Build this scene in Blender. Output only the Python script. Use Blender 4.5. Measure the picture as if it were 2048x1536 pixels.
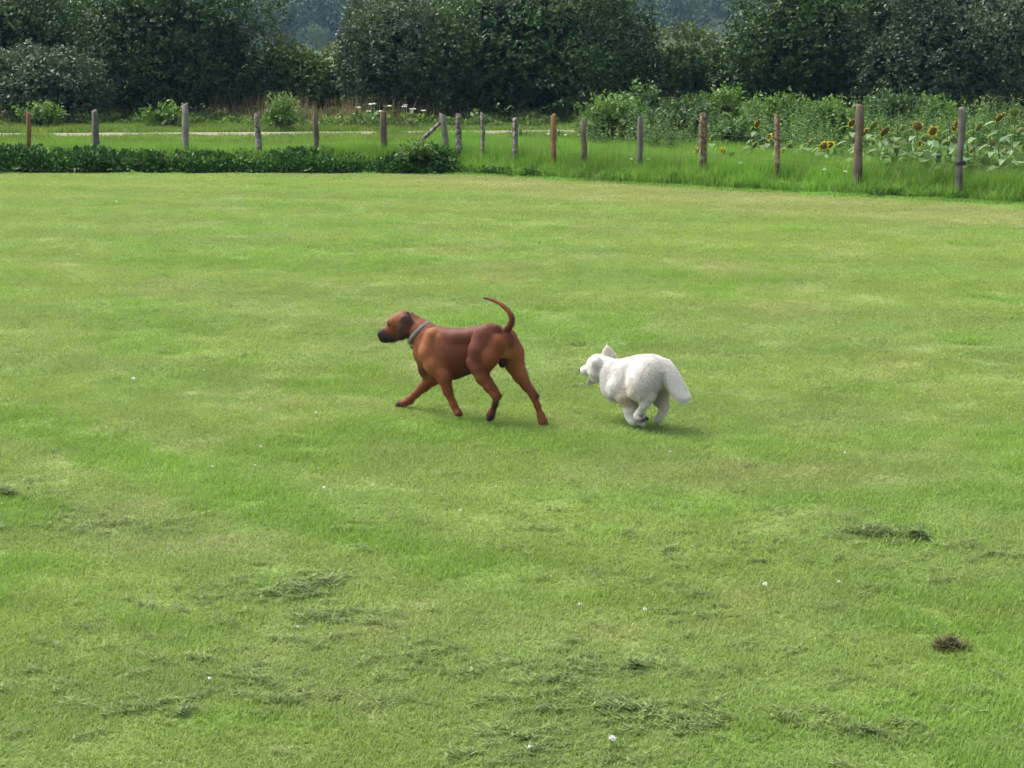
import bpy, math, random
import numpy as np
from mathutils import Vector

random.seed(7)
RNG = np.random.default_rng(11)
scn = bpy.context.scene
for o in list(bpy.data.objects):
    bpy.data.objects.remove(o)

# ------------------------------------------------------------------ camera
CAM_H = 2.8
F_PX = 3400.0                       # focal length in pixels of the 2048 px wide photograph
PITCH = math.atan(688.0 / F_PX)     # the level of the eye lies 688 px above the middle
cam_d = bpy.data.cameras.new('camera')
cam_d.sensor_width = 36.0
cam_d.lens = F_PX * 36.0 / 2048.0
cam_d.clip_start = 0.1
cam_d.clip_end = 5000.0
cam = bpy.data.objects.new('camera', cam_d)
scn.collection.objects.link(cam)
cam.location = (0, 0, CAM_H)
cam.rotation_euler = (math.pi / 2 - PITCH, 0, 0)
scn.camera = cam

# ------------------------------------------------------------------ sky and sun
SUN_EL, SUN_AZ = math.radians(56), math.radians(-62)     # azimuth from +Y towards +X
world = bpy.data.worlds.new('World')
scn.world = world
world.use_nodes = True
wn = world.node_tree
bg = wn.nodes['Background']
sky = wn.nodes.new('ShaderNodeTexSky')
sky.sky_type = 'NISHITA'
sky.sun_disc = False
sky.sun_elevation = SUN_EL
sky.sun_rotation = SUN_AZ
sky.air_density = 1.0
sky.dust_density = 5.0
sky.ozone_density = 0.6
hs = wn.nodes.new('ShaderNodeHueSaturation')
hs.inputs['Saturation'].default_value = 0.45            # thin even cloud: a paler sky
wn.links.new(sky.outputs['Color'], hs.inputs['Color'])
wn.links.new(hs.outputs['Color'], bg.inputs['Color'])
bg.inputs['Strength'].default_value = 0.15
sun_d = bpy.data.lights.new('sun', 'SUN')
sun_d.energy = 1.1
sun_d.angle = math.radians(40)
sun_d.color = (1.0, 0.95, 0.87)
sun = bpy.data.objects.new('sun', sun_d)
scn.collection.objects.link(sun)
sdir = Vector((math.sin(SUN_AZ) * math.cos(SUN_EL), math.cos(SUN_AZ) * math.cos(SUN_EL), math.sin(SUN_EL)))
sun.rotation_euler = sdir.to_track_quat('Z', 'Y').to_euler()
sun.location = (-20, 10, 30)

vs = scn.view_settings
vs.view_transform = 'Standard'
vs.look = 'None'
vs.exposure = 1.2
vs.gamma = 1.0
vs.use_curve_mapping = False
scn.render.engine = 'CYCLES'
scn.cycles.use_denoising = True
scn.cycles.max_bounces = 6
scn.cycles.diffuse_bounces = 3
scn.cycles.glossy_bounces = 2
scn.cycles.transmission_bounces = 3
scn.cycles.volume_bounces = 0
scn.cycles.transparent_max_bounces = 4

# ------------------------------------------------------------------ pixels to places
CP, SP = math.cos(PITCH), math.sin(PITCH)
def ray(px, py):
    dx, dy = (px - 1024) / F_PX, (768 - py) / F_PX
    return np.array([dx, dy * SP + CP, dy * CP - SP])
CAMP = np.array([0, 0, CAM_H])
def ground(px, py, z=0.0):
    d = ray(px, py)
    return CAMP + d * ((z - CAM_H) / d[2])
def at_depth(px, py, Y):
    d = ray(px, py)
    return CAMP + d * (Y / d[1])

# ------------------------------------------------------------------ noise
_LAT = np.random.default_rng(5).random((8, 256, 256))
def vnoise(x, y, s=0):
    x = np.asarray(x, float); y = np.asarray(y, float)
    x0 = np.floor(x).astype(int); y0 = np.floor(y).astype(int)
    fx = x - x0; fy = y - y0
    fx = fx * fx * (3 - 2 * fx); fy = fy * fy * (3 - 2 * fy)
    L = _LAT[s % 8]
    a = L[x0 % 256, y0 % 256]; b = L[(x0 + 1) % 256, y0 % 256]
    c = L[x0 % 256, (y0 + 1) % 256]; d = L[(x0 + 1) % 256, (y0 + 1) % 256]
    return (a * (1 - fx) + b * fx) * (1 - fy) + (c * (1 - fx) + d * fx) * fy
def fbm(x, y, s=0, o=4):
    r = 0; a = 0.5; n = 0
    for i in range(o):
        r = r + a * vnoise(x * 2 ** i + 17.3 * i, y * 2 ** i + 9.1 * i, s + i); n += a; a *= 0.55
    return r / n
def sstep(e0, e1, x):
    t = np.clip((x - e0) / (e1 - e0), 0, 1)
    return t * t * (3 - 2 * t)

# ------------------------------------------------------------------ objects
def link(o, parent=None):
    scn.collection.objects.link(o)
    if parent is not None:
        o.parent = parent
    return o
def tag(o, label=None, cat=None, group=None, kind=None):
    if label: o['label'] = label
    if cat: o['category'] = cat
    if group: o['group'] = group
    if kind: o['kind'] = kind
    return o
def empty(name, loc, rz=0.0):
    o = bpy.data.objects.new(name, None)
    o.location = tuple(loc); o.rotation_euler = (0, 0, rz)
    o.empty_display_size = 0.1
    return link(o)
def mesh_np(name, verts, faces, smooth=False):
    """faces: int array (n,3) or (n,4), or a list of such arrays"""
    me = bpy.data.meshes.new(name)
    if not isinstance(faces, list):
        faces = [faces]
    faces = [np.asarray(f, np.int32) for f in faces if len(f)]
    loops = np.concatenate([f.ravel() for f in faces])
    tot = np.concatenate([np.full(len(f), f.shape[1], np.int32) for f in faces])
    start = np.concatenate([[0], np.cumsum(tot)[:-1]]).astype(np.int32)
    me.vertices.add(len(verts)); me.vertices.foreach_set('co', np.asarray(verts, np.float32).ravel())
    me.loops.add(len(loops)); me.loops.foreach_set('vertex_index', loops.astype(np.int32))
    me.polygons.add(len(tot)); me.polygons.foreach_set('loop_start', start)
    me.update(calc_edges=True)
    me.validate()
    if smooth:
        me.polygons.foreach_set('use_smooth', np.ones(len(me.polygons), bool))
    return me
def vcol(me, cols, name='col'):
    a = me.attributes.new(name, 'FLOAT_COLOR', 'POINT')
    c = np.ones((len(cols), 4), np.float32); c[:, :3] = cols
    a.data.foreach_set('color', c.ravel())
def vfloat(me, vals, name='v'):
    a = me.attributes.new(name, 'FLOAT', 'POINT')
    a.data.foreach_set('value', np.asarray(vals, np.float32))
def obj(name, me, mat=None, parent=None, loc=None):
    o = bpy.data.objects.new(name, me)
    if mat is not None and len(me.materials) == 0:
        me.materials.append(mat)
    if loc is not None:
        o.location = tuple(loc)
    return link(o, parent)

# ------------------------------------------------------------------ materials
def new_mat(name):
    m = bpy.data.materials.new(name)
    m.use_nodes = True
    return m, m.node_tree.nodes, m.node_tree.links, m.node_tree.nodes['Principled BSDF']
def N(nodes, t, **kw):
    n = nodes.new(t)
    for k, v in kw.items():
        setattr(n, k, v)
    return n
def mixc(nodes, links, blend, fac, a, b):
    n = nodes.new('ShaderNodeMix'); n.data_type = 'RGBA'; n.blend_type = blend
    for sock, val in ((n.inputs[0], fac), (n.inputs[6], a), (n.inputs[7], b)):
        if hasattr(val, 'is_linked'):
            links.new(val, sock)
        elif isinstance(val, (int, float)):
            sock.default_value = val
        else:
            sock.default_value = (*val, 1)
    return n.outputs[2]
def ramp(nodes, links, fac, stops):
    n = nodes.new('ShaderNodeValToRGB')
    e = n.color_ramp.elements
    while len(e) < len(stops): e.new(0.5)
    for i, (p, c) in enumerate(stops):
        e[i].position = p; e[i].color = (*c, 1)
    links.new(fac, n.inputs[0])
    return n.outputs[0]

def leaf_mat(name, stops, rough=0.5, spec=0.35, trans=0.3, nscale=0.6, tint=False, vary=0.35, attr='v'):
    """foliage: colour by a value per leaf, by clumps in the place, and light through the leaf"""
    m, n, l, p = new_mat(name)
    a = N(n, 'ShaderNodeAttribute', attribute_name=attr)
    c = ramp(n, l, a.outputs['Fac'], stops)
    geo = N(n, 'ShaderNodeNewGeometry')
    nz = N(n, 'ShaderNodeTexNoise'); nz.inputs['Scale'].default_value = nscale; nz.inputs['Detail'].default_value = 3
    l.new(geo.outputs['Position'], nz.inputs['Vector'])
    v = ramp(n, l, nz.outputs['Fac'], [(0.3, (1 - vary,) * 3), (0.7, (1 + vary, 1 + vary * 0.9, 1 + vary * 0.5))])
    c = mixc(n, l, 'MULTIPLY', 1.0, c, v)
    if tint:
        t = N(n, 'ShaderNodeAttribute', attribute_name='tint', attribute_type='INSTANCER')
        c = mixc(n, l, 'MULTIPLY', 1.0, c, t.outputs['Color'])
    l.new(c, p.inputs['Base Color'])
    p.inputs['Roughness'].default_value = rough
    p.inputs['Specular IOR Level'].default_value = spec
    if trans:
        tr = N(n, 'ShaderNodeBsdfTranslucent')
        warm = mixc(n, l, 'MULTIPLY', 1.0, c, (1.15, 1.2, 0.6))
        l.new(warm, tr.inputs['Color'])
        mx = N(n, 'ShaderNodeMixShader'); mx.inputs[0].default_value = trans
        l.new(p.outputs[0], mx.inputs[1]); l.new(tr.outputs[0], mx.inputs[2])
        l.new(mx.outputs[0], n['Material Output'].inputs['Surface'])
    return m

def plain_mat(name, col, rough=0.6, spec=0.3, nscale=None, vary=0.25, bump=0.0, detail=4):
    m, n, l, p = new_mat(name)
    p.inputs['Roughness'].default_value = rough
    p.inputs['Specular IOR Level'].default_value = spec
    p.inputs['Base Color'].default_value = (*col, 1)
    if nscale:
        tc = N(n, 'ShaderNodeTexCoord')
        nz = N(n, 'ShaderNodeTexNoise'); nz.inputs['Scale'].default_value = nscale; nz.inputs['Detail'].default_value = detail
        l.new(tc.outputs['Object'], nz.inputs['Vector'])
        lo = tuple(max(0, x * (1 - vary)) for x in col); hi = tuple(x * (1 + vary) for x in col)
        l.new(ramp(n, l, nz.outputs['Fac'], [(0.3, lo), (0.7, hi)]), p.inputs['Base Color'])
        if bump:
            b = N(n, 'ShaderNodeBump'); b.inputs['Strength'].default_value = bump; b.inputs['Distance'].default_value = 0.01
            l.new(nz.outputs['Fac'], b.inputs['Height']); l.new(b.outputs[0], p.inputs['Normal'])
    return m

# ------------------------------------------------------------------ building blocks for plants
def blades(n, rx, ry, lmin, lmax, w, lean, rng, round_=True, curl=0.6):
    """n grass blades over an oval; three faces each; returns verts, [quads, tris], v"""
    if round_:
        a = rng.random(n) * 2 * np.pi; r = np.sqrt(rng.random(n))
        bx, by = rx * r * np.cos(a), ry * r * np.sin(a)
    else:
        bx, by = (rng.random(n) - .5) * 2 * rx, (rng.random(n) - .5) * 2 * ry
    h = rng.random(n) * 2 * np.pi
    L = lmin + (lmax - lmin) * rng.random(n) ** 1.3
    le = np.clip(lean[0] + (lean[1] - lean[0]) * rng.random(n), 0, 1.5)
    W = w * (0.6 + 0.8 * rng.random(n))
    d = np.stack([np.cos(h), np.sin(h)], 1)
    s = np.stack([-np.sin(h), np.cos(h)], 1)
    b = np.stack([bx, by, np.full(n, -0.004)], 1)
    l2 = np.clip(le + curl * rng.random(n), 0, 1.62)
    def pt(base, ang, ln):
        q = base.copy(); q[:, :2] += d * (np.sin(ang) * ln)[:, None]; q[:, 2] += np.cos(ang) * ln
        return q
    m = pt(b, le, L * .55); t = pt(m, l2, L * .45)
    S = np.concatenate([s, np.zeros((n, 1))], 1) * W[:, None] * .5
    V = np.stack([b - S, b + S, m - S * .85, m + S * .85, t], 1).reshape(-1, 3)
    V[:, 2] = np.maximum(V[:, 2], -0.004)
    i = np.arange(n)[:, None] * 5
    q = i + np.array([[0, 1, 3, 2]]); tr = i + np.array([[2, 3, 4]])
    return V, q, tr, np.repeat(rng.random(n), 5)
def unit(v):
    return v / np.maximum(np.linalg.norm(v, axis=-1, keepdims=True), 1e-9)
def leaf_quads(pos, direc, normal, ln, wd):
    """lozenge leaves"""
    direc = unit(direc); side = unit(np.cross(direc, normal))
    ln = ln[:, None]; wd = wd[:, None]
    V = np.stack([pos, pos + direc * ln * .45 - side * wd * .5, pos + direc * ln, pos + direc * ln * .45 + side * wd * .5], 1).reshape(-1, 3)
    q = np.arange(len(pos))[:, None] * 4 + np.array([[0, 1, 2, 3]])
    return V, q
def tube(path, radii, seg=7, cap=True):
    path = np.asarray(path, float); n = len(path)
    V = []
    for i in range(n):
        t = unit(path[min(i + 1, n - 1)] - path[max(i - 1, 0)])
        u = np.cross(t, [0.0, 0.0, 1.0] if abs(t[2]) < .9 else [1.0, 0, 0]); u = unit(u); w = np.cross(t, u)
        a = np.arange(seg) * 2 * np.pi / seg
        V.append(path[i] + radii[i] * (np.cos(a)[:, None] * u + np.sin(a)[:, None] * w))
    V = np.concatenate(V)
    Fq = [[i * seg + k, i * seg + (k + 1) % seg, (i + 1) * seg + (k + 1) % seg, (i + 1) * seg + k] for i in range(n - 1) for k in range(seg)]
    if cap:
        V = np.concatenate([V, path[-1:], path[:1]])
        T = [[(n - 1) * seg + k, (n - 1) * seg + (k + 1) % seg, n * seg] for k in range(seg)] + [[(k + 1) % seg, k, n * seg + 1] for k in range(seg)]
        return V, np.array(Fq), np.array(T)
    return V, np.array(Fq), np.zeros((0, 3), int)
def join(parts):
    """list of (V, quads, tris[, v]) -> one"""
    V = []; Q = []; T = []; A = []; off = 0
    for p in parts:
        V.append(p[0])
        if len(p[1]): Q.append(np.asarray(p[1]) + off)
        if len(p[2]): T.append(np.asarray(p[2]) + off)
        A.append(p[3] if len(p) > 3 else np.full(len(p[0]), .5)); off += len(p[0])
    return np.concatenate(V), (np.concatenate(Q) if Q else np.zeros((0, 4), int)), (np.concatenate(T) if T else np.zeros((0, 3), int)), np.concatenate(A)
def build(name, part, mat, parent=None, loc=None, smooth=False):
    V, Q, T = part[:3]
    me = mesh_np(name, V, [Q, T], smooth)
    if len(part) > 3: vfloat(me, part[3])
    return obj(name, me, mat, parent, loc)

def scatter(name, pts, rot, scl, tint, idx, sources, kind='stuff'):
    """pieces nobody could count, set out by geometry nodes on a cloud of points"""
    col = bpy.data.collections.new(name + '_pieces')
    for i, (me, mat) in enumerate(sources):
        if not len(me.materials): me.materials.append(mat)
        col.objects.link(bpy.data.objects.new('%s_piece_%02d' % (name, i), me))
    me = bpy.data.meshes.new(name)
    n = len(pts)
    me.vertices.add(n); me.vertices.foreach_set('co', np.asarray(pts, np.float32).ravel())
    def at(nm, tp, vals, key):
        a = me.attributes.new(nm, tp, 'POINT'); a.data.foreach_set(key, np.asarray(vals).ravel())
    at('rot', 'FLOAT_VECTOR', np.asarray(rot, np.float32), 'vector')
    at('scl', 'FLOAT_VECTOR', np.asarray(scl, np.float32), 'vector')
    at('pick', 'INT', np.asarray(idx, np.int32), 'value')
    at('tint', 'FLOAT_VECTOR', np.asarray(tint, np.float32), 'vector')
    me.materials.append(sources[0][1])
    o = link(bpy.data.objects.new(name, me))
    ng = bpy.data.node_groups.new(name, 'GeometryNodeTree')
    ng.interface.new_socket('Geometry', in_out='INPUT', socket_type='NodeSocketGeometry')
    ng.interface.new_socket('Geometry', in_out='OUTPUT', socket_type='NodeSocketGeometry')
    gi = ng.nodes.new('NodeGroupInput'); go = ng.nodes.new('NodeGroupOutput')
    ip = ng.nodes.new('GeometryNodeInstanceOnPoints')
    ci = ng.nodes.new('GeometryNodeCollectionInfo')
    ci.inputs['Collection'].default_value = col
    ci.inputs['Separate Children'].default_value = True
    ci.inputs['Reset Children'].default_value = True
    def na(nm, tp):
        x = ng.nodes.new('GeometryNodeInputNamedAttribute'); x.data_type = tp; x.inputs['Name'].default_value = nm
        return x.outputs['Attribute']
    ng.links.new(gi.outputs[0], ip.inputs['Points'])
    ng.links.new(ci.outputs[0], ip.inputs['Instance'])
    ip.inputs['Pick Instance'].default_value = True
    ng.links.new(na('pick', 'INT'), ip.inputs['Instance Index'])
    e2r = ng.nodes.new('FunctionNodeEulerToRotation')
    ng.links.new(na('rot', 'FLOAT_VECTOR'), e2r.inputs[0])
    ng.links.new(e2r.outputs[0], ip.inputs['Rotation'])
    ng.links.new(na('scl', 'FLOAT_VECTOR'), ip.inputs['Scale'])
    ng.links.new(ip.outputs[0], go.inputs[0])
    md = o.modifiers.new('scatter', 'NODES'); md.node_group = ng
    o['kind'] = kind
    return o
def piece(V, Q, T, v=None):
    me = mesh_np('piece', V, [Q, T])
    if v is not None: vfloat(me, v)
    return me

# ------------------------------------------------------------------ ground, lawn, track
def hill(x, y):
    return 62 * sstep(330, 900, y + 25 * np.sin(x / 90.0)) + 1.5 * sstep(80, 300, y) * (fbm(x / 60, y / 60, 2) - .5)
gx = np.concatenate([np.linspace(-800, -60, 38), np.linspace(-50, 50, 41), np.linspace(60, 800, 38)])
gy = np.concatenate([np.linspace(-80, 100, 46), np.linspace(115, 1150, 90)])
GX, GY = np.meshgrid(gx, gy, indexing='ij')
GZ = hill(GX, GY)
def grid_faces(nx, ny):
    i = np.arange(nx * ny).reshape(nx, ny)
    return np.stack([i[:-1, :-1], i[1:, :-1], i[1:, 1:], i[:-1, 1:]], -1).reshape(-1, 4)
m_ground, n, l, p = new_mat('meadow_ground')
geo = N(n, 'ShaderNodeNewGeometry')
nz = N(n, 'ShaderNodeTexNoise'); nz.inputs['Scale'].default_value = .35; nz.inputs['Detail'].default_value = 6
l.new(geo.outputs['Position'], nz.inputs['Vector'])
l.new(ramp(n, l, nz.outputs['Fac'], [(.3, (.05, .10, .02)), (.5, (.09, .15, .035)), (.7, (.14, .17, .06))]), p.inputs['Base Color'])
sx = N(n, 'ShaderNodeSeparateXYZ'); l.new(geo.outputs['Position'], sx.inputs[0])
mr = N(n, 'ShaderNodeMapRange'); mr.inputs[1].default_value = 330; mr.inputs[2].default_value = 400; l.new(sx.outputs['Y'], mr.inputs[0])
src_ = p.inputs['Base Color'].links[0].from_socket
l.new(mixc(n, l, 'MIX', mr.outputs[0], src_, (.03, .045, .02)), p.inputs['Base Color'])    # leaf litter under the wood
p.inputs['Roughness'].default_value = .95; p.inputs['Specular IOR Level'].default_value = .1
g = obj('ground', mesh_np('ground', np.stack([GX, GY, GZ], -1).reshape(-1, 3), grid_faces(len(gx), len(gy)), True), m_ground)
tag(g, 'green meadow ground running back to the wooded hill', kind='structure')

# where the mowing stops
EDGE = np.array([ground(a, b)[:2] for a, b in ((-700, 348), (-100, 347), (450, 347), (880, 348), (1000, 353), (1100, 359), (1300, 372), (1500, 383), (1700, 393), (2048, 411), (2600, 440))])
def edge_y(x):
    return np.interp(x, EDGE[:, 0], EDGE[:, 1])
def seg_dist(x, y, pts):
    d = np.full(np.shape(x), 1e9)
    for (ax, ay), (bx, by) in zip(pts[:-1], pts[1:]):
        vx, vy = bx - ax, by - ay
        t = np.clip(((x - ax) * vx + (y - ay) * vy) / (vx * vx + vy * vy + 1e-9), 0, 1)
        d = np.minimum(d, np.hypot(x - ax - vx * t, y - ay - vy * t))
    return d
def pl(*px):
    return [tuple(ground(a, b)[:2]) for a, b in px]
LUSH = [  # strips and spots where the mower left longer, greener grass (course, half width m, strength)
    (pl((-200, 800), (60, 850), (300, 920), (500, 1000), (760, 1085), (1000, 1150)), .30, 1.0),
    (pl((560, 900), (760, 850), (960, 860), (1100, 890)), .42, .9),
    (pl((640, 770), (830, 800)), .35, .7),
    (pl((1250, 880), (1500, 905), (1800, 880)), .35, .7),
    (pl((1100, 990), (1400, 1010), (1700, 1000), (2100, 1000)), .22, .8),
    (pl((380, 520), (560, 500), (760, 520)), .9, .55),
    (pl((420, 1440), (620, 1450)), .16, 1.0),
    (pl((1500, 1480), (1700, 1430), (2048, 1440)), .22, .9),
    (pl((250, 1240), (420, 1290)), .12, .8),
    (pl((1080, 1190), (1300, 1210)), .14, .8),
    (pl((1000, 640), (1200, 690)), .5, .4)]
TAN = [
    (pl((900, 362), (1150, 378), (1450, 400), (1800, 425), (2200, 452)), 1.7, 1.7),
    (pl((1650, 425), (2100, 455)), .5, .8),
    (pl((300, 560), (620, 630), (740, 640)), .45, .5),
    (pl((0, 1090), (280, 1090), (600, 1100)), .18, .6),
    (pl((560, 1110), (740, 1120)), .14, .6),
    (pl((1450, 1190), (1750, 1210), (2040, 1230)), .16, .8),
    (pl((0, 1270), (300, 1265)), .10, .6),
    (pl((1000, 1260), (1200, 1260)), .12, .6),
    (pl((1060, 960), (1320, 955)), .16, .5)]
YEL = [(pl((-300, 362), (300, 364), (900, 372)), 1.1, .9), (pl((1500, 480), (2100, 500)), 1.6, .8), (pl((1500, 600), (2100, 560)), 1.0, .5), (pl((300, 1480), (800, 1500)), .25, .5)]
def lawn_fields(x, y):
    wob = .35 * (fbm(x * 1.3, y * 1.3, 3) - .5)
    lush = .0 * x; tan = .0 * x; yel = .0 * x
    for pts, w, s in LUSH:
        lush = np.maximum(lush, s * sstep(w * 1.5, w * .3, seg_dist(x, y, pts) + wob))
    for pts, w, s in TAN:
        tan = np.maximum(tan, s * sstep(w * 1.5, w * .2, seg_dist(x, y, pts) + wob))
    for pts, w, s in YEL:
        yel = np.maximum(yel, s * sstep(w * 1.6, w * .2, seg_dist(x, y, pts) + wob))
    a = fbm(x * .55, y * .55, 0); b = fbm(x * 1.7 + 40, y * 1.7, 1); c = fbm(x * 5, y * 5, 4, 3)
    d = fbm(x * .9 + 80, y * .9 + 13, 2)
    lush = np.clip(lush * (.5 + .9 * c) + .85 * sstep(.53, .68, b * .6 + a * .4), 0, 1)
    tan = np.clip(tan * (.35 + 1.0 * c) * (1 - .5 * lush) + .75 * sstep(.52, .70, d * .65 + c * .35) * (1 - lush), 0, 1)
    yel = np.clip(yel * (.5 + .8 * b) + .5 * sstep(.45, .7, fbm(x * .8, y * .8 + 55, 5)), 0, 1)
    return lush, tan, yel, c
C_BASE = np.array([.228, .330, .104]); C_LUSH = np.array([.205, .350, .072]); C_TAN = np.array([.36, .325, .175]); C_YEL = np.array([.265, .36, .09])
def lawn_color(x, y):
    lush, tan, yel, c = lawn_fields(x, y)
    k = C_BASE[None] * np.ones((len(x), 1))
    k = k + (C_YEL - k) * (yel * .75)[:, None]
    k = k + (C_LUSH - k) * (lush * .7)[:, None]
    k = k + (C_TAN - k) * (tan * .45)[:, None]
    stripe = 1 + .05 * np.sin((x * .25 + y * .97) * 2 * np.pi / 2.3)          # passes of the mower
    return k * (stripe * (.94 + .12 * c))[:, None], lush, tan

lx = np.linspace(-24, 24, 254); lt = np.linspace(0, 1, 260)
LX = np.repeat(lx[:, None], 260, 1)
LY = 1.0 + (edge_y(LX) + .03 * np.sin(LX * 7) - 1.0) * lt[None, :]
V = np.stack([LX, LY, np.full_like(LX, .004)], -1).reshape(-1, 3)
me = mesh_np('lawn', V, grid_faces(254, 260), True)
kc, _, _ = lawn_color(V[:, 0], V[:, 1]); vcol(me, kc * .68)
m_lawn, n, l, p = new_mat('mown_turf')
a = N(n, 'ShaderNodeAttribute', attribute_name='col')
geo = N(n, 'ShaderNodeNewGeometry')
nz = N(n, 'ShaderNodeTexNoise'); nz.inputs['Scale'].default_value = 38; nz.inputs['Detail'].default_value = 5
l.new(geo.outputs['Position'], nz.inputs['Vector'])
c = mixc(n, l, 'MULTIPLY', 1.0, a.outputs['Color'], ramp(n, l, nz.outputs['Fac'], [(.32, (.72, .68, .62)), (.68, (1.2, 1.16, 1.08))]))
l.new(c, p.inputs['Base Color']); p.inputs['Roughness'].default_value = .95; p.inputs['Specular IOR Level'].default_value = .1
b = N(n, 'ShaderNodeBump'); b.inputs['Strength'].default_value = .6; b.inputs['Distance'].default_value = .02
l.new(nz.outputs['Fac'], b.inputs['Height']); l.new(b.outputs[0], p.inputs['Normal'])
tag(obj('lawn', me, m_lawn), 'freshly mown pale green lawn under the running dogs', kind='structure')

# gravel track
TR = np.array([ground(a, b)[:2] for a, b in ((-500, 274), (-100, 271.5), (300, 269.5), (850, 266.5), (1250, 263.5), (1700, 261), (2500, 258))])
tx = np.linspace(TR[0, 0], TR[-1, 0], 120); ty = np.interp(tx, TR[:, 0], TR[:, 1])
V = np.concatenate([np.stack([tx, ty + o + .18 * (fbm(tx * .9 + o * 9, tx * 0, 6) - .5), np.full_like(tx, .012 + (.02 if abs(o) < .5 else 0))], 1) for o in (-1.0, -.3, .3, 1.0)])
Q = np.concatenate([np.stack([np.arange(119) + 120 * k, np.arange(119) + 120 * k + 1, np.arange(119) + 120 * (k + 1) + 1, np.arange(119) + 120 * (k + 1)], 1) for k in range(3)])
m_track = plain_mat('pale_gravel', (.25, .225, .18), .95, .1, 3.0, .25, .4)
tag(obj('gravel_track', mesh_np('gravel_track', V, Q), m_track), 'pale gravel track between the meadow and the trees', kind='structure')

# ------------------------------------------------------------------ lawn grass
m_grass = leaf_mat('lawn_blade', [(0, (.86, .86, .78)), (.5, (1, 1, 1)), (.88, (1.12, 1.1, 1.05)), (1, (1.5, 1.32, 1.3))], .6, .2, .42, 3.0, True, .07)
src = []
for k in range(5):
    r = np.random.default_rng(100 + k)
    V, q, t, v = blades(230, .17, .17, .018, .042, .0046, (.35, 1.35), r)
    src.append((piece(V, q, t, v), m_grass))
for k in range(3):                                   # taller tufts
    r = np.random.default_rng(120 + k)
    V, q, t, v = blades(170, .13, .13, .03, .058, .0048, (.3, 1.1), r)
    src.append((piece(V, q, t, v), m_grass))
def lawn_points(y0, y1, dens, pad):
    hw1 = y1 * 1024 / F_PX * 1.06 + pad
    nn = int(dens * 2 * hw1 * (y1 - y0))
    x = (RNG.random(nn) - .5) * 2 * hw1; y = y0 + (y1 - y0) * RNG.random(nn)
    k = (np.abs(x) < y * 1024 / F_PX * 1.06 + pad) & (y < edge_y(x) - .02)
    return x[k], y[k]
PX, PY, PS = [], [], []
for y0, y1, dens, s in ((3.4, 9, 98, 1.0), (9, 14, 74, 1.08), (14, 22, 42, 1.35), (22, 37, 24, 1.7)):
    x, y = lawn_points(y0, y1, dens, 4.2)
    PX.append(x); PY.append(y); PS.append(np.full(len(x), s))
PX, PY, PS = map(np.concatenate, (PX, PY, PS))
tint, lush, tan = lawn_color(PX, PY)
nn = len(PX)
tall = RNG.random(nn) < np.clip(lush * .7 - .25, 0, .32)
idx = np.where(tall, 5 + RNG.integers(0, 3, nn), RNG.integers(0, 5, nn))
hgt = (.75 + .5 * RNG.random(nn)) * (1 - .2 * tan) * (1 + .15 * lush)
scl = np.stack([PS, PS, hgt * (1 + (PS - 1) * .35)], 1)
rot = np.zeros((nn, 3)); rot[:, 2] = RNG.random(nn) * 6.283
o = scatter('lawn_grass', np.stack([PX, PY, np.full(nn, .004)], 1), rot, scl, tint * (.96 + .08 * RNG.random((nn, 1))), idx, src)
tag(o, 'short mown grass blades of the lawn, pale and yellow green', 'grass')

# loose clippings lying on the lawn in dark streaks
m_clip = leaf_mat('cut_grass', [(0, (.06, .095, .028)), (.6, (.15, .21, .055)), (1, (.26, .32, .11))], .6, .2, .15, 4.0, False, .2)
def clip_piece(seed, nb=60, rx=.05, ry=.02, h=.014):
    r = np.random.default_rng(seed)
    V, q, t, v = blades(nb, rx, ry, .02, .055, .005, (1.0, 1.5), r, True, .3)
    V[:, 2] += np.repeat(h * np.exp(-((V[::5, 0] / rx) ** 2 + (V[::5, 1] / ry) ** 2)) * r.random(nb) * 1.6, 5) + .012
    return V, q, t, v
src = []
for k in range(5):
    V, q, t, v = clip_piece(200 + k, 9 + 5 * k, .022 + .012 * k, .010 + .003 * k); src.append((piece(V, q, t, v), m_clip))
CL = []
for cx, cy, sx, sy, nn in ((520, 1185, 110, 22, 30), (590, 1172, 80, 14, 22), (700, 1235, 70, 18, 18), (60, 985, 60, 40, 14), (180, 1050, 90, 25, 16), (350, 1060, 40, 12, 6),
                           (560, 490, 160, 12, 16), (700, 500, 60, 14, 10), (440, 515, 30, 6, 4), (330, 552, 10, 2, 3), (1150, 690, 40, 4, 6), (740, 705, 30, 5, 6), (1760, 1065, 70, 14, 26),
                           (1130, 1350, 110, 30, 26), (1180, 1410, 120, 30, 30), (1340, 1450, 90, 22, 24), (1060, 1500, 110, 30, 26), (900, 1330, 130, 30, 22), (320, 1420, 70, 14, 14), (1760, 1460, 60, 14, 12),
                           (1580, 1440, 60, 14, 10), (640, 1400, 120, 20, 12), (1960, 1110, 60, 20, 10), (1500, 1120, 300, 60, 24), (900, 700, 500, 120, 40), (250, 700, 250, 120, 26), (1600, 760, 300, 90, 26), (400, 1300, 350, 120, 50),
                           (1500, 1300, 450, 150, 60), (900, 560, 700, 90, 40), (1100, 1050, 700, 80, 50), (1700, 480, 300, 50, 14), (280, 475, 220, 30, 16)):
    for _ in range(int(nn * 2.2)):
        a, b_ = random.gauss(cx, sx * .75), random.gauss(cy, sy * .75)
        if 400 < b_ < 1700: CL.append(ground(a, b_))
CL = np.array(CL); nn = len(CL); CL[:, 2] = .006
rot = np.zeros((nn, 3)); rot[:, 2] = RNG.normal(0, .5, nn)
s = (.55 + .9 * RNG.random(nn) ** 2)
o = scatter('grass_clippings', CL, rot, np.stack([s * 1.1, s, s * .9], 1), np.ones((nn, 3)), RNG.integers(0, 5, nn), src)
tag(o, 'dark green cut grass lying in streaks on the lawn', 'grass clippings')

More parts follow.
